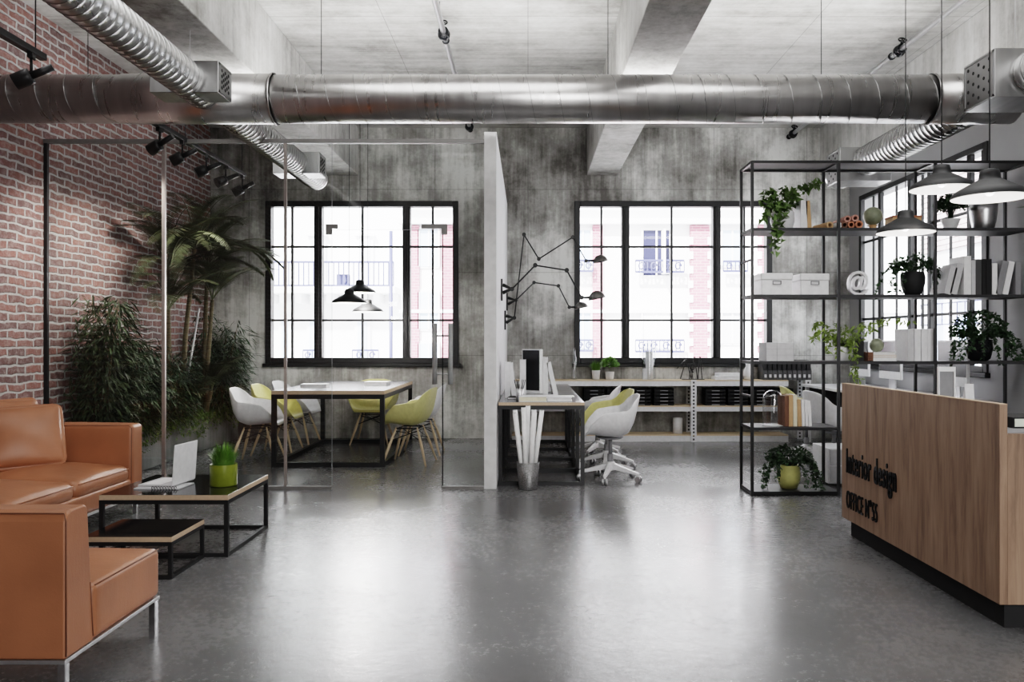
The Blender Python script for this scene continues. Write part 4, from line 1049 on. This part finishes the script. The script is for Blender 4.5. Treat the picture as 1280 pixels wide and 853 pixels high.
book('tan wooden looking book leaning beside the white one on top', sx_(1007) , SMY, LV[1] + .003, .035, .235, .2, 'kraft', -4, 'books on the top shelf')
def roll(label, x, z, r, mat, rz, y=SMY, ln=.30, grp='paper rolls on the top shelf'):
    t = MB(); 
    t.tube([(0, -ln / 2, 0), (0, ln / 2, 0)], r, 18, caps=False); t.tube([(0, -ln / 2, 0), (0, ln / 2, 0)], r * .55, 18, caps=False)
    for e in (-1, 1):
        vs = []; 
        for j in range(18): a = 2 * PI * j / 18; vs += [(math.cos(a) * r, e * ln / 2, math.sin(a) * r), (math.cos(a) * r * .55, e * ln / 2, math.sin(a) * r * .55)]
        t.add(vs, [(2 * j, 2 * j + 1, (2 * j + 3) % 36, (2 * j + 2) % 36) for j in range(18)])
    o = t.build('paper_roll', mat, loc=(x, y, z), rz=rz); return tag(o, label, 'paper roll', grp)
z1 = LV[1]
roll('tan cardboard tube at the left end of the roll pile', sx_(1028), z1 + .03, .030, 'kraft', R(10), ln=.24)
roll('white paper roll in front of the tan tube', sx_(1038.5), z1 + .026, .026, 'white_paper', R(4))
roll('dark brown roll lying in the middle of the pile', sx_(1047), z1 + .028, .028, 'brown_card', R(0))
roll('rust coloured roll below the pink ones', sx_(1056), z1 + .029, .029, 'rust_card', R(-2))
roll('dark rust roll at the right end of the pile', sx_(1066), z1 + .032, .032, 'rust_card', R(-3))
roll('pink brown roll resting on top of the others, left', sx_(1051.5), z1 + .078, .028, 'pink_card', R(-2))
roll('pink brown roll resting on top of the others, right', sx_(1061.3), z1 + .084, .029, 'pink_card', R(-3))
t = thing('decorative_globe', 'pale green globe on a small wooden foot on the top shelf', 'globe', (sx_(1091), SMY, z1))
MB().lathe([(.001, 0), (.055, 0), (.055, .012), (.03, .02), (.028, .034), (.045, .044), (.001, .05)], 28).build('foot', 'kraft', t); MB().sphere((0, 0, .122), .078, 14).build('ball', 'globe_green', t)
t = thing('storage_box', 'tan cardboard box on the top shelf behind the grey pendant', 'box', (sx_(1130), SMY + .02, z1))
MB().box(-.12, -.08, 0, .12, .08, .105).build('body', 'kraft', t, bevel=.003); MB().box(-.123, -.083, .105, .123, .083, .12).build('lid', 'rust_card', t, bevel=.002)
b = MB(); b.lathe([(.001, 0), (.075, 0), (.082, .01), (.098, .08), (.108, .16), (.112, .23), (.106, .23), (.10, .15), (.08, .02), (.001, .015)], 40)
tag(b.build('metal_vase', 'brushed', loc=(sx_(1229), SMY, z1)), 'shiny silver metal vase at the right end of the top shelf', 'vase')
def wbox(label, px0, px1, h):
    x0, x1 = sx_(px0, SYN + .06), sx_(px1, SYN + .06); hw = (x1 - x0) / 2
    t = thing('storage_box', label, 'box', ((x0 + x1) / 2, SMY, LV[2]), 0, 'white storage boxes on the second shelf')
    MB().box(-hw + .006, -.11, 0, hw - .006, .13, h - .0105).build('body', 'white_plastic', t, bevel=.006)
    MB().box(-hw, -.118, h - .06, hw, .136, h).build('lid', 'white_plastic', t, bevel=.01)
    l_ = MB(); l_.box(-.035, -.124, h * .48, .035, -.118 + .01, h * .48 + .004); l_.box(-.035, -.124, h * .48 + .028, .035, -.108, h * .48 + .032); l_.box(-.035, -.124, h * .48, -.031, -.108, h * .48 + .03); l_.box(.031, -.124, h * .48, .035, -.108, h * .48 + .03); l_.build('label_holder', 'mid_grey', t)
wbox('white lidded box left on the second shelf', 951, 991, .185)
wbox('white lidded box with a metal label holder, right of its twin', 1000, 1037, .18)
o = text_mesh('@', 'white_plastic', .02, .175, .16, .012, 'at_sign'); 
zmin = min(v.co.y for v in o.data.vertices)
o.rotation_euler = (PI / 2, 0, 0); o.location = (sx_(1058), SMY - .02, LV[2] - zmin + .001)
tag(o, 'white at sign sculpture standing on the second shelf', 'letter sign')
gb = 'binders at the right of the second shelf'
z2 = LV[2]
bl = [(1184.5, 9, .235, 'pale_grey', 14, 'pale grey thin binder leaning right, leftmost in the binder row'), (1192, 9, .26, 'pale_grey', 14, 'pale grey binder leaning right, second in the row'), (1207, 9, .325, 'white_paper', 0, 'tallest white binder standing in the row'), (1214.5, 5, .29, 'pale_grey', 0, 'slim pale binder right of the tallest one'),
      (1221, 7, .30, 'dark_grey', 0, 'dark grey binder before the black ones'), (1227.5, 5, .30, 'black_matte', 0, 'slim black binder left of the grey black one'), (1233.8, 6.5, .30, 'black_matte', 0, 'black binder touching the white one'),
      (1240.8, 6.5, .265, 'white_paper', 0, 'short white binder after the black ones'), (1248.5, 8, .285, 'mid_grey', 12, 'grey binder leaning right near the end'), (1256.5, 7, .28, 'white_paper', 12, 'white binder leaning right near the end'), (1270, 6.5, .28, 'mid_grey', 0, 'grey upright binder near the picture edge')]
for px, wpx, h, mt, tl, la in bl:
    w = wpx * .00662; book(la, sx_(px, SYN + .08) - (h * .5 * math.sin(R(tl)) * .6 if tl else 0), SMY, z2 + (math.sin(abs(R(tl))) * w / 2 if tl else 0), w, h, .24, mt, tl, gb, 'binder', cat='binder')
# third shelf
z3 = LV[3]
t = thing('storage_box', 'white box with square grid lines at left of the third shelf', 'box', (sx_(975, SYN + .05), SMY - .02, z3))
MB().box(-.115, -.10, 0, .115, .12, .155).build('body', 'pale_grey', t, bevel=.002)
g = MB()
for x in (-.115, -.025, .115): g.box(x - .001 if x < .1 else x - .002, -.102, 0, x + .001, -.0995, .155)
for z in (.05, .10): g.box(-.115, -.102, z, .115, -.0995, z + .0012)
g.build('grid_lines', 'mid_grey', t)
book('black book with white markings beside the olive vine', sx_(1071), SMY + .03, z3, .06, .19, .2, 'black_matte', 0, 'books on the third shelf')
book('small brown book right of the black one', sx_(1082), SMY, z3, .045, .075, .2, 'brown_card', 0, 'books on the third shelf')
def flatbook(label, loc, w, d, h, mat, rz=0, grp=None, pg='white_paper'):
    t = thing('book', label, 'book', loc, rz, grp)
    b = MB(); b.box(-w / 2, -d / 2, 0, w / 2, d / 2, .003); b.box(-w / 2, -d / 2, h - .003, w / 2, d / 2, h); b.box(-w / 2, -d / 2, .003, -w / 2 + .003, d / 2, h - .003); b.build('cover', mat, t)
    MB().box(-w / 2 + .003, -d / 2 + .004, .003, w / 2 - .004, d / 2 - .004, h - .003).build('pages', pg, t); return t
X3 = sx_(1104.5, SYN + .05)
flatbook('white book at the bottom of the small stack, third shelf', (X3, SMY, z3), .24, .2, .032, 'white_paper', 0, 'stacked books under the ball')
flatbook('tan book in the middle of the small stack, third shelf', (X3, SMY, z3 + .0325), .24, .19, .018, 'kraft', 0, 'stacked books under the ball')
flatbook('white book on top of the small stack, third shelf', (X3, SMY, z3 + .051), .23, .19, .022, 'white_paper', 0, 'stacked books under the ball')
b = MB().sphere((0, 0, .0585), .0585, 14); tag(b.build('decorative_ball', 'globe_green', loc=(X3 - .01, SMY - .01, z3 + .0735)), 'dull green ball resting on the small stack of books', 'ball')
for k, px in enumerate((1138, 1146.5, 1155, 1163)):
    book(['white tall book leftmost of four on the third shelf', 'white tall book second of four on the third shelf', 'white tall book third of four on the third shelf', 'white tall book rightmost of four on the third shelf'][k], sx_(px, SYN + .06), SMY, z3, .052, .27 if k else .268, .24, 'pale_grey' if k == 0 else 'white_plastic', 0, 'four tall white books')
# fourth shelf
z4 = .5655
t = thing('glass_cloche', 'clear glass dome on the fourth shelf left of the books', 'cloche', (sx_(966), SMY, z4))
MB().lathe([(.083, .002), (.083, .215), (.078, .245), (.062, .275), (.035, .293), (.001, .298)], 40).build('dome', 'dome_glass', t)
MB().lathe([(.001, 0), (.09, 0), (.09, .003), (.001, .003)], 36).build('base', 'white_plastic', t)
k4 = [(982, 5, .255, 'brown_card', 0, 'brown book next to the glass dome'), (987.3, 5, .262, 'kraft', 0, 'tan book second from the glass dome'), (992.6, 5, .262, 'cream', 0, 'cream and tan book third from the glass dome'), (998.5, 5, .225, 'kraft', -3, 'short tan book before the white ones'),
      (1003, 3.6, .22, 'white_paper', -2, 'slim white book right of the short tan one'), (1007.2, 3.6, .22, 'white_paper', -2, 'second slim white book on the fourth shelf'), (1011.6, 3.6, .215, 'white_paper', -4, 'slim white book at the right end of the fourth shelf')]
for px, wpx, h, mt, tl, la in k4: book(la, sx_(px, SYN + .08), SMY - .02, z4 + .002, wpx * .0066, h, .2, mt, tl, 'books on the fourth shelf')

# ------------------------------------------------------------------ long wall shelf
t = thing('wall_shelf', 'long low white shelf with wooden boards below the right window', 'shelf', (0, 0, 0))
wx0, wx1 = xs(640, 10.2), 3.30
WY0 = 10.14
for z, th in ((.783, .075), (.457, .07), (.09, .088)):
    b = MB(); b.box(wx0, WY0, z - th + .0, wx1, YB - .01, z, mis=[1, 0, 1, 1, 1, 1]); b.m = 0; b.box(wx0, WY0 - .004, z - .012, wx1, WY0, z + .001); b.build('shelf_board', ['palewood', 'white_plastic'], t)
for px in (867, 1010):
    x = xs(px, WY0)
    for y in (WY0 - .012, YB - .06):
        b = MB()
        for a, c in ((-.035, -.012), (.012, .035)): b.box(x + a, y, 0, x + c, y + .008, .785)
        for k in range(18): b.box(x - .012, y, .0 + k * .045, x + .012, y + .008, .02 + k * .045)
        for sx in (-.023, .023): pass
        b.m = 1; b.box(x - .034, y + .009, 0, x + .034, y + .0095, .78); b.build('upright', ['white_plastic', 'dark_grey'], t)
# trays on the middle shelf
gt = 'black document trays under the window'
tray0 = None
for ci, px in enumerate((742, 771, 800, 829, 893, 921, 949, 977)):
    for k in range(5):
        loc = (xs(px, 10.25), 10.28, .4575 + k * .044)
        if tray0 is None:
            tray0 = thing('document_tray', 'black document tray in the stacks under the right window', 'tray', loc, 0, gt)
            b = MB(); b.box(-.125, -.10, 0, .125, .12, .004); b.box(-.125, -.10, .004, -.121, .12, .040); b.box(.121, -.10, .004, .125, .12, .040); b.box(-.121, .116, .004, .121, .12, .040); b.box(-.121, -.10, .004, .121, -.096, .026); b.build('body', 'black_matte', tray0)
            MB().box(-.05, -.104, .008, .05, -.1005, .018).build('label_holder', 'mid_grey', tray0)
        else: dup(tray0, loc)
b = MB(); b.lathe([(.001, 0), (.062, 0), (.062, .20), (.056, .20), (.056, .01), (.001, .01)], 30); tag(b.build('paper_bin', 'white_plastic', loc=(xs(847, 10.3), 10.3, .0915)), 'plain white cylinder on the bottom board of the wall shelf', 'container')
t = thing('glass_cloche', 'clear glass dome over white paper scroll on the wall shelf', 'cloche', (xs(811, SHY), SHY, SHZ))
MB().lathe([(.088, .0), (.088, .40), (.08, .44), (.055, .475), (.02, .487), (.001, .488)], 32).build('dome', 'dome_glass', t)
MB().tube([(0.01, .02, 0.001), (0.01, .02, .36)], .048, 20).build('scroll', 'white_paper', t)
MB().box(-.08, -.04, .001, -.025, .02, .14).build('paper_block', 'white_paper', t)
b = MB(); r_ = random.Random(4); b.box(-.14, -.05, 0, .14, .05, .008)
for x0, x1, h, dx in [(-.10, -.02, .26, -.12), (-.02, .06, .30, 0), (.04, .12, .30, .05), (-.06, .0, .16, .03)]:
    xm = (x0 + x1) / 2 + dx * .2
    b.bar((x0 + dx * .5, 0, .008), (xm, 0, h), .010); b.bar((x1, 0, .008), (xm, 0, h), .010); b.bar((xm, 0, h), (xm + dx, .0, h * .55), .010)
b.tube([(-.01 + .03 * math.cos(a), 0, .16 + .04 * math.sin(a)) for a in [2 * PI * j / 14 for j in range(14)]], .006, 6, closed=True)
tag(b.build('wire_sculpture', 'black_metal', loc=(xs(866, SHY), SHY, SHZ)), 'black angular metal sculpture on the wall shelf below the window', 'sculpture')
flatbook('large white book lying flat right of the black sculpture', (xs(908, SHY), SHY, SHZ), .34, .24, .045, 'white_plastic', 0, 'flat white books on the wall shelf')
flatbook('smaller white book lying on the large flat one', (xs(910, SHY), SHY, SHZ + .0455), .29, .20, .04, 'white_plastic', R(3), 'flat white books on the wall shelf')
b = MB(); b.lathe([(.001, 0), (.045, 0), (.06, .05), (.055, .11), (.034, .16), (.028, .19), (.034, .205), (.028, .205), (.02, .18)], 28); tag(b.build('white_vase', 'white_plastic', loc=(xs(935, SHY), SHY, SHZ)), 'white rounded vase left of the black magazine files', 'vase')
mf = None
for k in range(10):
    loc = (xs(954, SHY) + k * .062, SHY + .02, SHZ)
    if mf is None:
        mf = thing('magazine_file', 'black magazine file in the row on the wall shelf', 'magazine file', loc, 0, 'black magazine files in a row')
        b = MB(); b.box(-.028, -.12, 0, .028, .12, .004); b.box(-.028, .117, .004, .028, .12, .25); b.box(-.028, -.12, .004, .028, -.117, .12)
        for s_ in (-1, 1):
            b.add([(s_ * .028, -.12, 0), (s_ * .028, .12, 0), (s_ * .028, .12, .25), (s_ * .028, -.02, .25), (s_ * .028, -.12, .12)], [(0, 1, 2, 3, 4)])
        b.build('body', 'dark_grey', mf); MB().box(-.024, -.10, .005, .024, .11, .215).build('papers', 'black_matte', mf); MB().box(-.014, -.1225, .03, .014, -.1205, .07).build('tag', 'pale_grey', mf)
    else: dup(mf, loc)
b = MB(); b.lathe([(.001, 0), (.032, 0), (.034, .01), (.034, .24), (.014, .32), (.012, .40), (.016, .41)], 24); tag(b.build('glass_bottle', 'dome_glass', loc=(xs(718, SHY), SHY, SHZ)), 'tall clear glass bottle on the wall shelf behind the desks', 'bottle')

# ------------------------------------------------------------------ desk things
dz_ = .7375
t = thing('computer_monitor', 'white desktop computer with dark screen turned sideways on desk', 'monitor', (.03, 8.0, dz_), R(-35))
MB().box(-.11, 0, .02, .11, .05, .46).build('housing', 'white_plastic', t, bevel=.004); MB().box(-.10, -.004, .05, .10, 0, .45).build('screen', 'black_gloss', t); MB().box(-.08, -.04, 0, .08, .09, .02).build('stand', 'alu', t)
gd = 'white binders standing on the front office desk'
for k, (x, y, w, h, tl, la) in enumerate([(-.215, 7.75, .05, .34, 0, 'white binder nearest the partition wall on the desk'), (-.15, 7.80, .05, .33, -8, 'white binder leaning left near the partition wall'), (-.07, 7.95, .06, .36, 0, 'white binder left of the dark screen'),
                                  (.155, 8.12, .05, .38, 0, 'tall white binder right of the dark screen'), (.26, 8.12, .045, .33, -13, 'white binder leaning left at the right of the row'), (.20, 8.55, .05, .36, -12, 'white binder leaning behind the tall one')]):
    book(la, x + .02, y, dz_ + math.sin(abs(R(tl))) * w / 2, w, h, .24, 'white_plastic', tl, gd, 'binder', cat='binder')
t = thing('pen_cup', 'metal pen cup at the front of the office desk', 'pen cup', (-.075, 7.28, dz_))
MB().lathe([(.001, 0), (.034, 0), (.034, .11), (.030, .11), (.030, .006), (.001, .006)], 24).build('cup', 'alu', t)
b = MB()
for k in range(6): a = k * 1.1; b.tube([(.01 * math.cos(a), .01 * math.sin(a), .007), (.05 * math.cos(a), .05 * math.sin(a), .19)], .004, 6)
tag(b.build('pencils', 'black_metal', loc=(-.075, 7.28, dz_)), 'dark pencils standing in the metal pen cup', 'pencils')
flatbook('thick white catalogue lying at the front edge of the desk', (.04, 7.24, dz_), .25, .20, .045, 'white_plastic', R(2), 'catalogues on the office desk', 'cream')
flatbook('white catalogue lying right of the thick one', (.29, 7.30, dz_), .22, .22, .035, 'white_plastic', R(-3), 'catalogues on the office desk')
flatbook('white folder lying behind the two catalogues', (.15, 7.66, dz_), .30, .22, .022, 'white_plastic', R(8), 'catalogues on the office desk')
flatbook('dark folder lying left behind the pen cup', (-.10, 7.52, dz_), .16, .20, .02, 'black_matte', R(-6), 'catalogues on the office desk')
b = MB(); b.box(-.15, -.10, 0, .15, .10, .004); tag(b.build('paper_sheet', 'pale_green', loc=(.30, 7.85, dz_)), 'loose paper sheets on the office desk behind the folders', 'paper')
# meeting table things
flatbook('white catalogue on the left of the meeting table', (WP(394, 484, 8.75).x, 8.75, .7765), .28, .20, .035, 'white_plastic', R(4), 'catalogues on the meeting table')
flatbook('white catalogue on the right of the meeting table', (WP(472, 484, 9.15).x, 9.15, .7765), .26, .20, .04, 'white_plastic', R(-5), 'catalogues on the meeting table')
# coffee table things
t = thing('laptop', 'white open laptop on the large coffee table', 'laptop', (-2.19, 5.08, .376), R(-6))
MB().box(-.22, -.135, 0, 0, .135, .012).build('keyboard_base', 'pale_grey', t, bevel=.002)
b = MB(); b.box(-.19, -.12, .012, -.08, .12, .0128); b.build('keys', 'white_paper', t)
sc = MB(); rot = Matrix.Rotation(R(4), 4, 'Y'); sc.box(0, -.135, .008, .007, .135, .26, rot=rot); sc.build('screen_lid', 'white_plastic', t, bevel=.002)
t = thing('spiral_notebook', 'grey notebook with black spiral binding under the laptop', 'notebook', (-2.27, 5.0, .3675), R(-3))
MB().box(-.15, -.09, 0, .13, .12, .007).build('pages', 'pale_grey', t)
b = MB()
for k in range(9): x = -.03 + k * .018; b.tube([(x, -.09 + .012 * math.cos(a), .0105 + .010 * math.sin(a)) for a in [2 * PI * j / 10 for j in range(10)]], .0018, 5, closed=True)
b.build('spiral_binding', 'black_metal', t)

# bin with paper rolls
t = thing('waste_bin', 'conical metal bin holding paper rolls before the office desk', 'bin', (.0, 6.91, 0))
b = MB(); b.lathe([(.001, 0), (.075, 0), (.078, .01), (.10, .235), (.096, .235), (.074, .015), (.001, .012)], 32); b.build('body', 'bin_metal', t)
for k, (a, lean, h) in enumerate([(0, .085, .68), (.9, .06, .66), (1.8, .08, .70), (2.7, .09, .68), (3.5, .085, .66), (4.3, .06, .71), (5.2, .075, .69), (0, .0, .72)]):
    c0 = .035 if k < 7 else 0; p = Vector((c0 * math.cos(a), 6.91 + c0 * math.sin(a), .02)); e = Vector(((c0 + lean) * math.cos(a), 6.91 + (c0 + lean * .5) * math.sin(a), h))
    b = MB(); b.tube([(0, 0, 0), e - p], .021, 14, caps=True); b.m = 1; b.tube([(e - p) * .999, (e - p) * 1.001], .014, 12); o = b.build('paper_roll', ['white_paper', 'dark_grey'], loc=p)
    tag(o, 'long white paper roll standing in the metal bin', 'paper roll', 'paper rolls in the metal bin')

# ------------------------------------------------------------------ jointed wall lamps
def wall_lamp(label, Y, plate, joints, head, sc):
    t = thing('wall_lamp', label, 'wall lamp', (-.271, Y, WP(0, plate, Y).z))
    o = Vector(t.location)
    P = [WP(a, c, Y) - o for a, c in joints]
    b = MB(); b.box(0, -.03, -.11, .018, .03, .11); b.build('mounting_plate', 'black_metal', t, bevel=.004)
    b = MB(); b.tube([(.018, 0, .05), P[0] + Vector((0, 0, .0))], [.02, .010], 10); b.tube([(.018, 0, -.03), P[0]], [.02, .010], 10); b.build('bracket', 'black_metal', t)
    for a, c in zip(P[:-1], P[1:]): MB().tube([a, c], .0075, 10).build('arm', 'dark_shade', t)
    for q in P: MB().tube([q + Vector((0, -.022, 0)), q + Vector((0, .022, 0))], .022, 14).build('joint', 'black_metal', t)
    e = WP(head[0], head[1], Y) - o; q = P[-1]; m = q.lerp(e, .55)
    MB().tube([q, m], [.010, .016], 10).build('neck', 'black_metal', t)
    r = sc; b = MB(); c = m + (e - m) * .5
    b.lathe([(.001, r * .95), (r * .45, r * .85), (r * .8, r * .55), (r * .97, r * .15), (r, 0), (r * .96, 0), (r * .77, r * .5), (r * .4, r * .8)], 28, c + Vector((0, 0, -r * .2)), mat=Matrix.Rotation(R(-12), 3, 'Y')); b.build('lamp_shade', 'lamp_metal', t)
wall_lamp('jointed wall lamp with shade in the middle height, nearest', 8.0, 363, [(640, 362), (669, 332.3), (708.4, 338.5), (727.2, 372.8)], (752, 372), .088)
wall_lamp('jointed wall lamp farthest back with the lowest shade', 10.05, 378, [(645, 376), (667.5, 353.9), (698, 358), (711.6, 384.8)], (731.5, 384), .088)
wall_lamp('jointed wall lamp whose arms reach highest in a zigzag', 9.2, 401, [(643, 398), (655, 294), (673.5, 324.4), (716, 297.2), (732.8, 326.8)], (756, 326), .088)

# ------------------------------------------------------------------ light and camera
w = bpy.data.worlds.new('world'); bpy.context.scene.world = w; w.use_nodes = True
bg = w.node_tree.nodes['Background']; bg.inputs['Color'].default_value = (0.93, 0.96, 1.0, 1); bg.inputs['Strength'].default_value = 6.0
def area(name, loc, rot, sx, sy, power, col=(1, 1, 1)):
    l = bpy.data.lights.new(name, 'AREA'); l.shape = 'RECTANGLE'; l.size = sx; l.size_y = sy; l.energy = power; l.color = col
    o = bpy.data.objects.new(name, l); C.objects.link(o); o.location = loc; o.rotation_euler = rot; return o
s = bpy.data.lights.new('sun', 'SUN'); s.energy = 22; s.angle = R(3); s.color = (1, .98, .96)
so = bpy.data.objects.new('sun', s); C.objects.link(so); so.rotation_euler = Vector((.35, .75, -.75)).to_track_quat('-Z', 'Y').to_euler()
area('overhead_fill', (0.0, 4.4, 4.02), (0, 0, 0), 7, 1.8, 125, (1, .99, .98))  # added fill above the view to brighten the room, no fixture there
area('up_fill', (0.0, 6.55, 3.16), (PI - .35, 0, 0), 7.2, .22, 78, (1, .99, .98))  # added fill strip hidden behind the wide duct, brightens the ceiling
area('front_fill', (2.2, -2.7, 2.1), (R(86), 0, R(14)), 3.8, 3.0, 270, (1, .99, .98))
def spotl(name, loc, tgt, e, ang=70, r=.03, col=(1, .93, .86)):
    l = bpy.data.lights.new(name, 'SPOT'); l.energy = e; l.spot_size = R(ang); l.spot_blend = .8; l.shadow_soft_size = r; l.color = col
    o = bpy.data.objects.new(name, l); C.objects.link(o); o.location = loc; o.rotation_euler = (Vector(tgt) - Vector(loc)).to_track_quat('-Z', 'Y').to_euler()
for y in (6.6, 7.35, 8.1): spotl('track_lamp', (TX - .12, y, 2.82), (XL, y + .5, 1.4), 75, 95)
for o_, p_ in pl:
    near = p_.y < 6
    l = bpy.data.lights.new('pendant_bulb', 'POINT'); l.energy = 3 if near else 16; l.shadow_soft_size = .06; l.color = (1, .96, .92)
    lo = bpy.data.objects.new('pendant_bulb', l); C.objects.link(lo); lo.location = p_ + Vector((0, 0, .0 if near else -.03))
cam = bpy.data.cameras.new('camera'); co = bpy.data.objects.new('camera', cam); C.objects.link(co)
co.location = (0, 0, H); co.rotation_euler = (PI / 2, 0, 0)
cam.sensor_width = 36; cam.lens = 1000 / 1280 * 36; cam.shift_x = -20 / 1280; cam.clip_start = .05; cam.clip_end = 200
bpy.context.scene.camera = co
sc = bpy.context.scene
sc.view_settings.view_transform = 'Filmic'; sc.view_settings.look = 'High Contrast'; sc.view_settings.exposure = 0.14
sc.cycles.max_bounces = 10; sc.cycles.transparent_max_bounces = 16
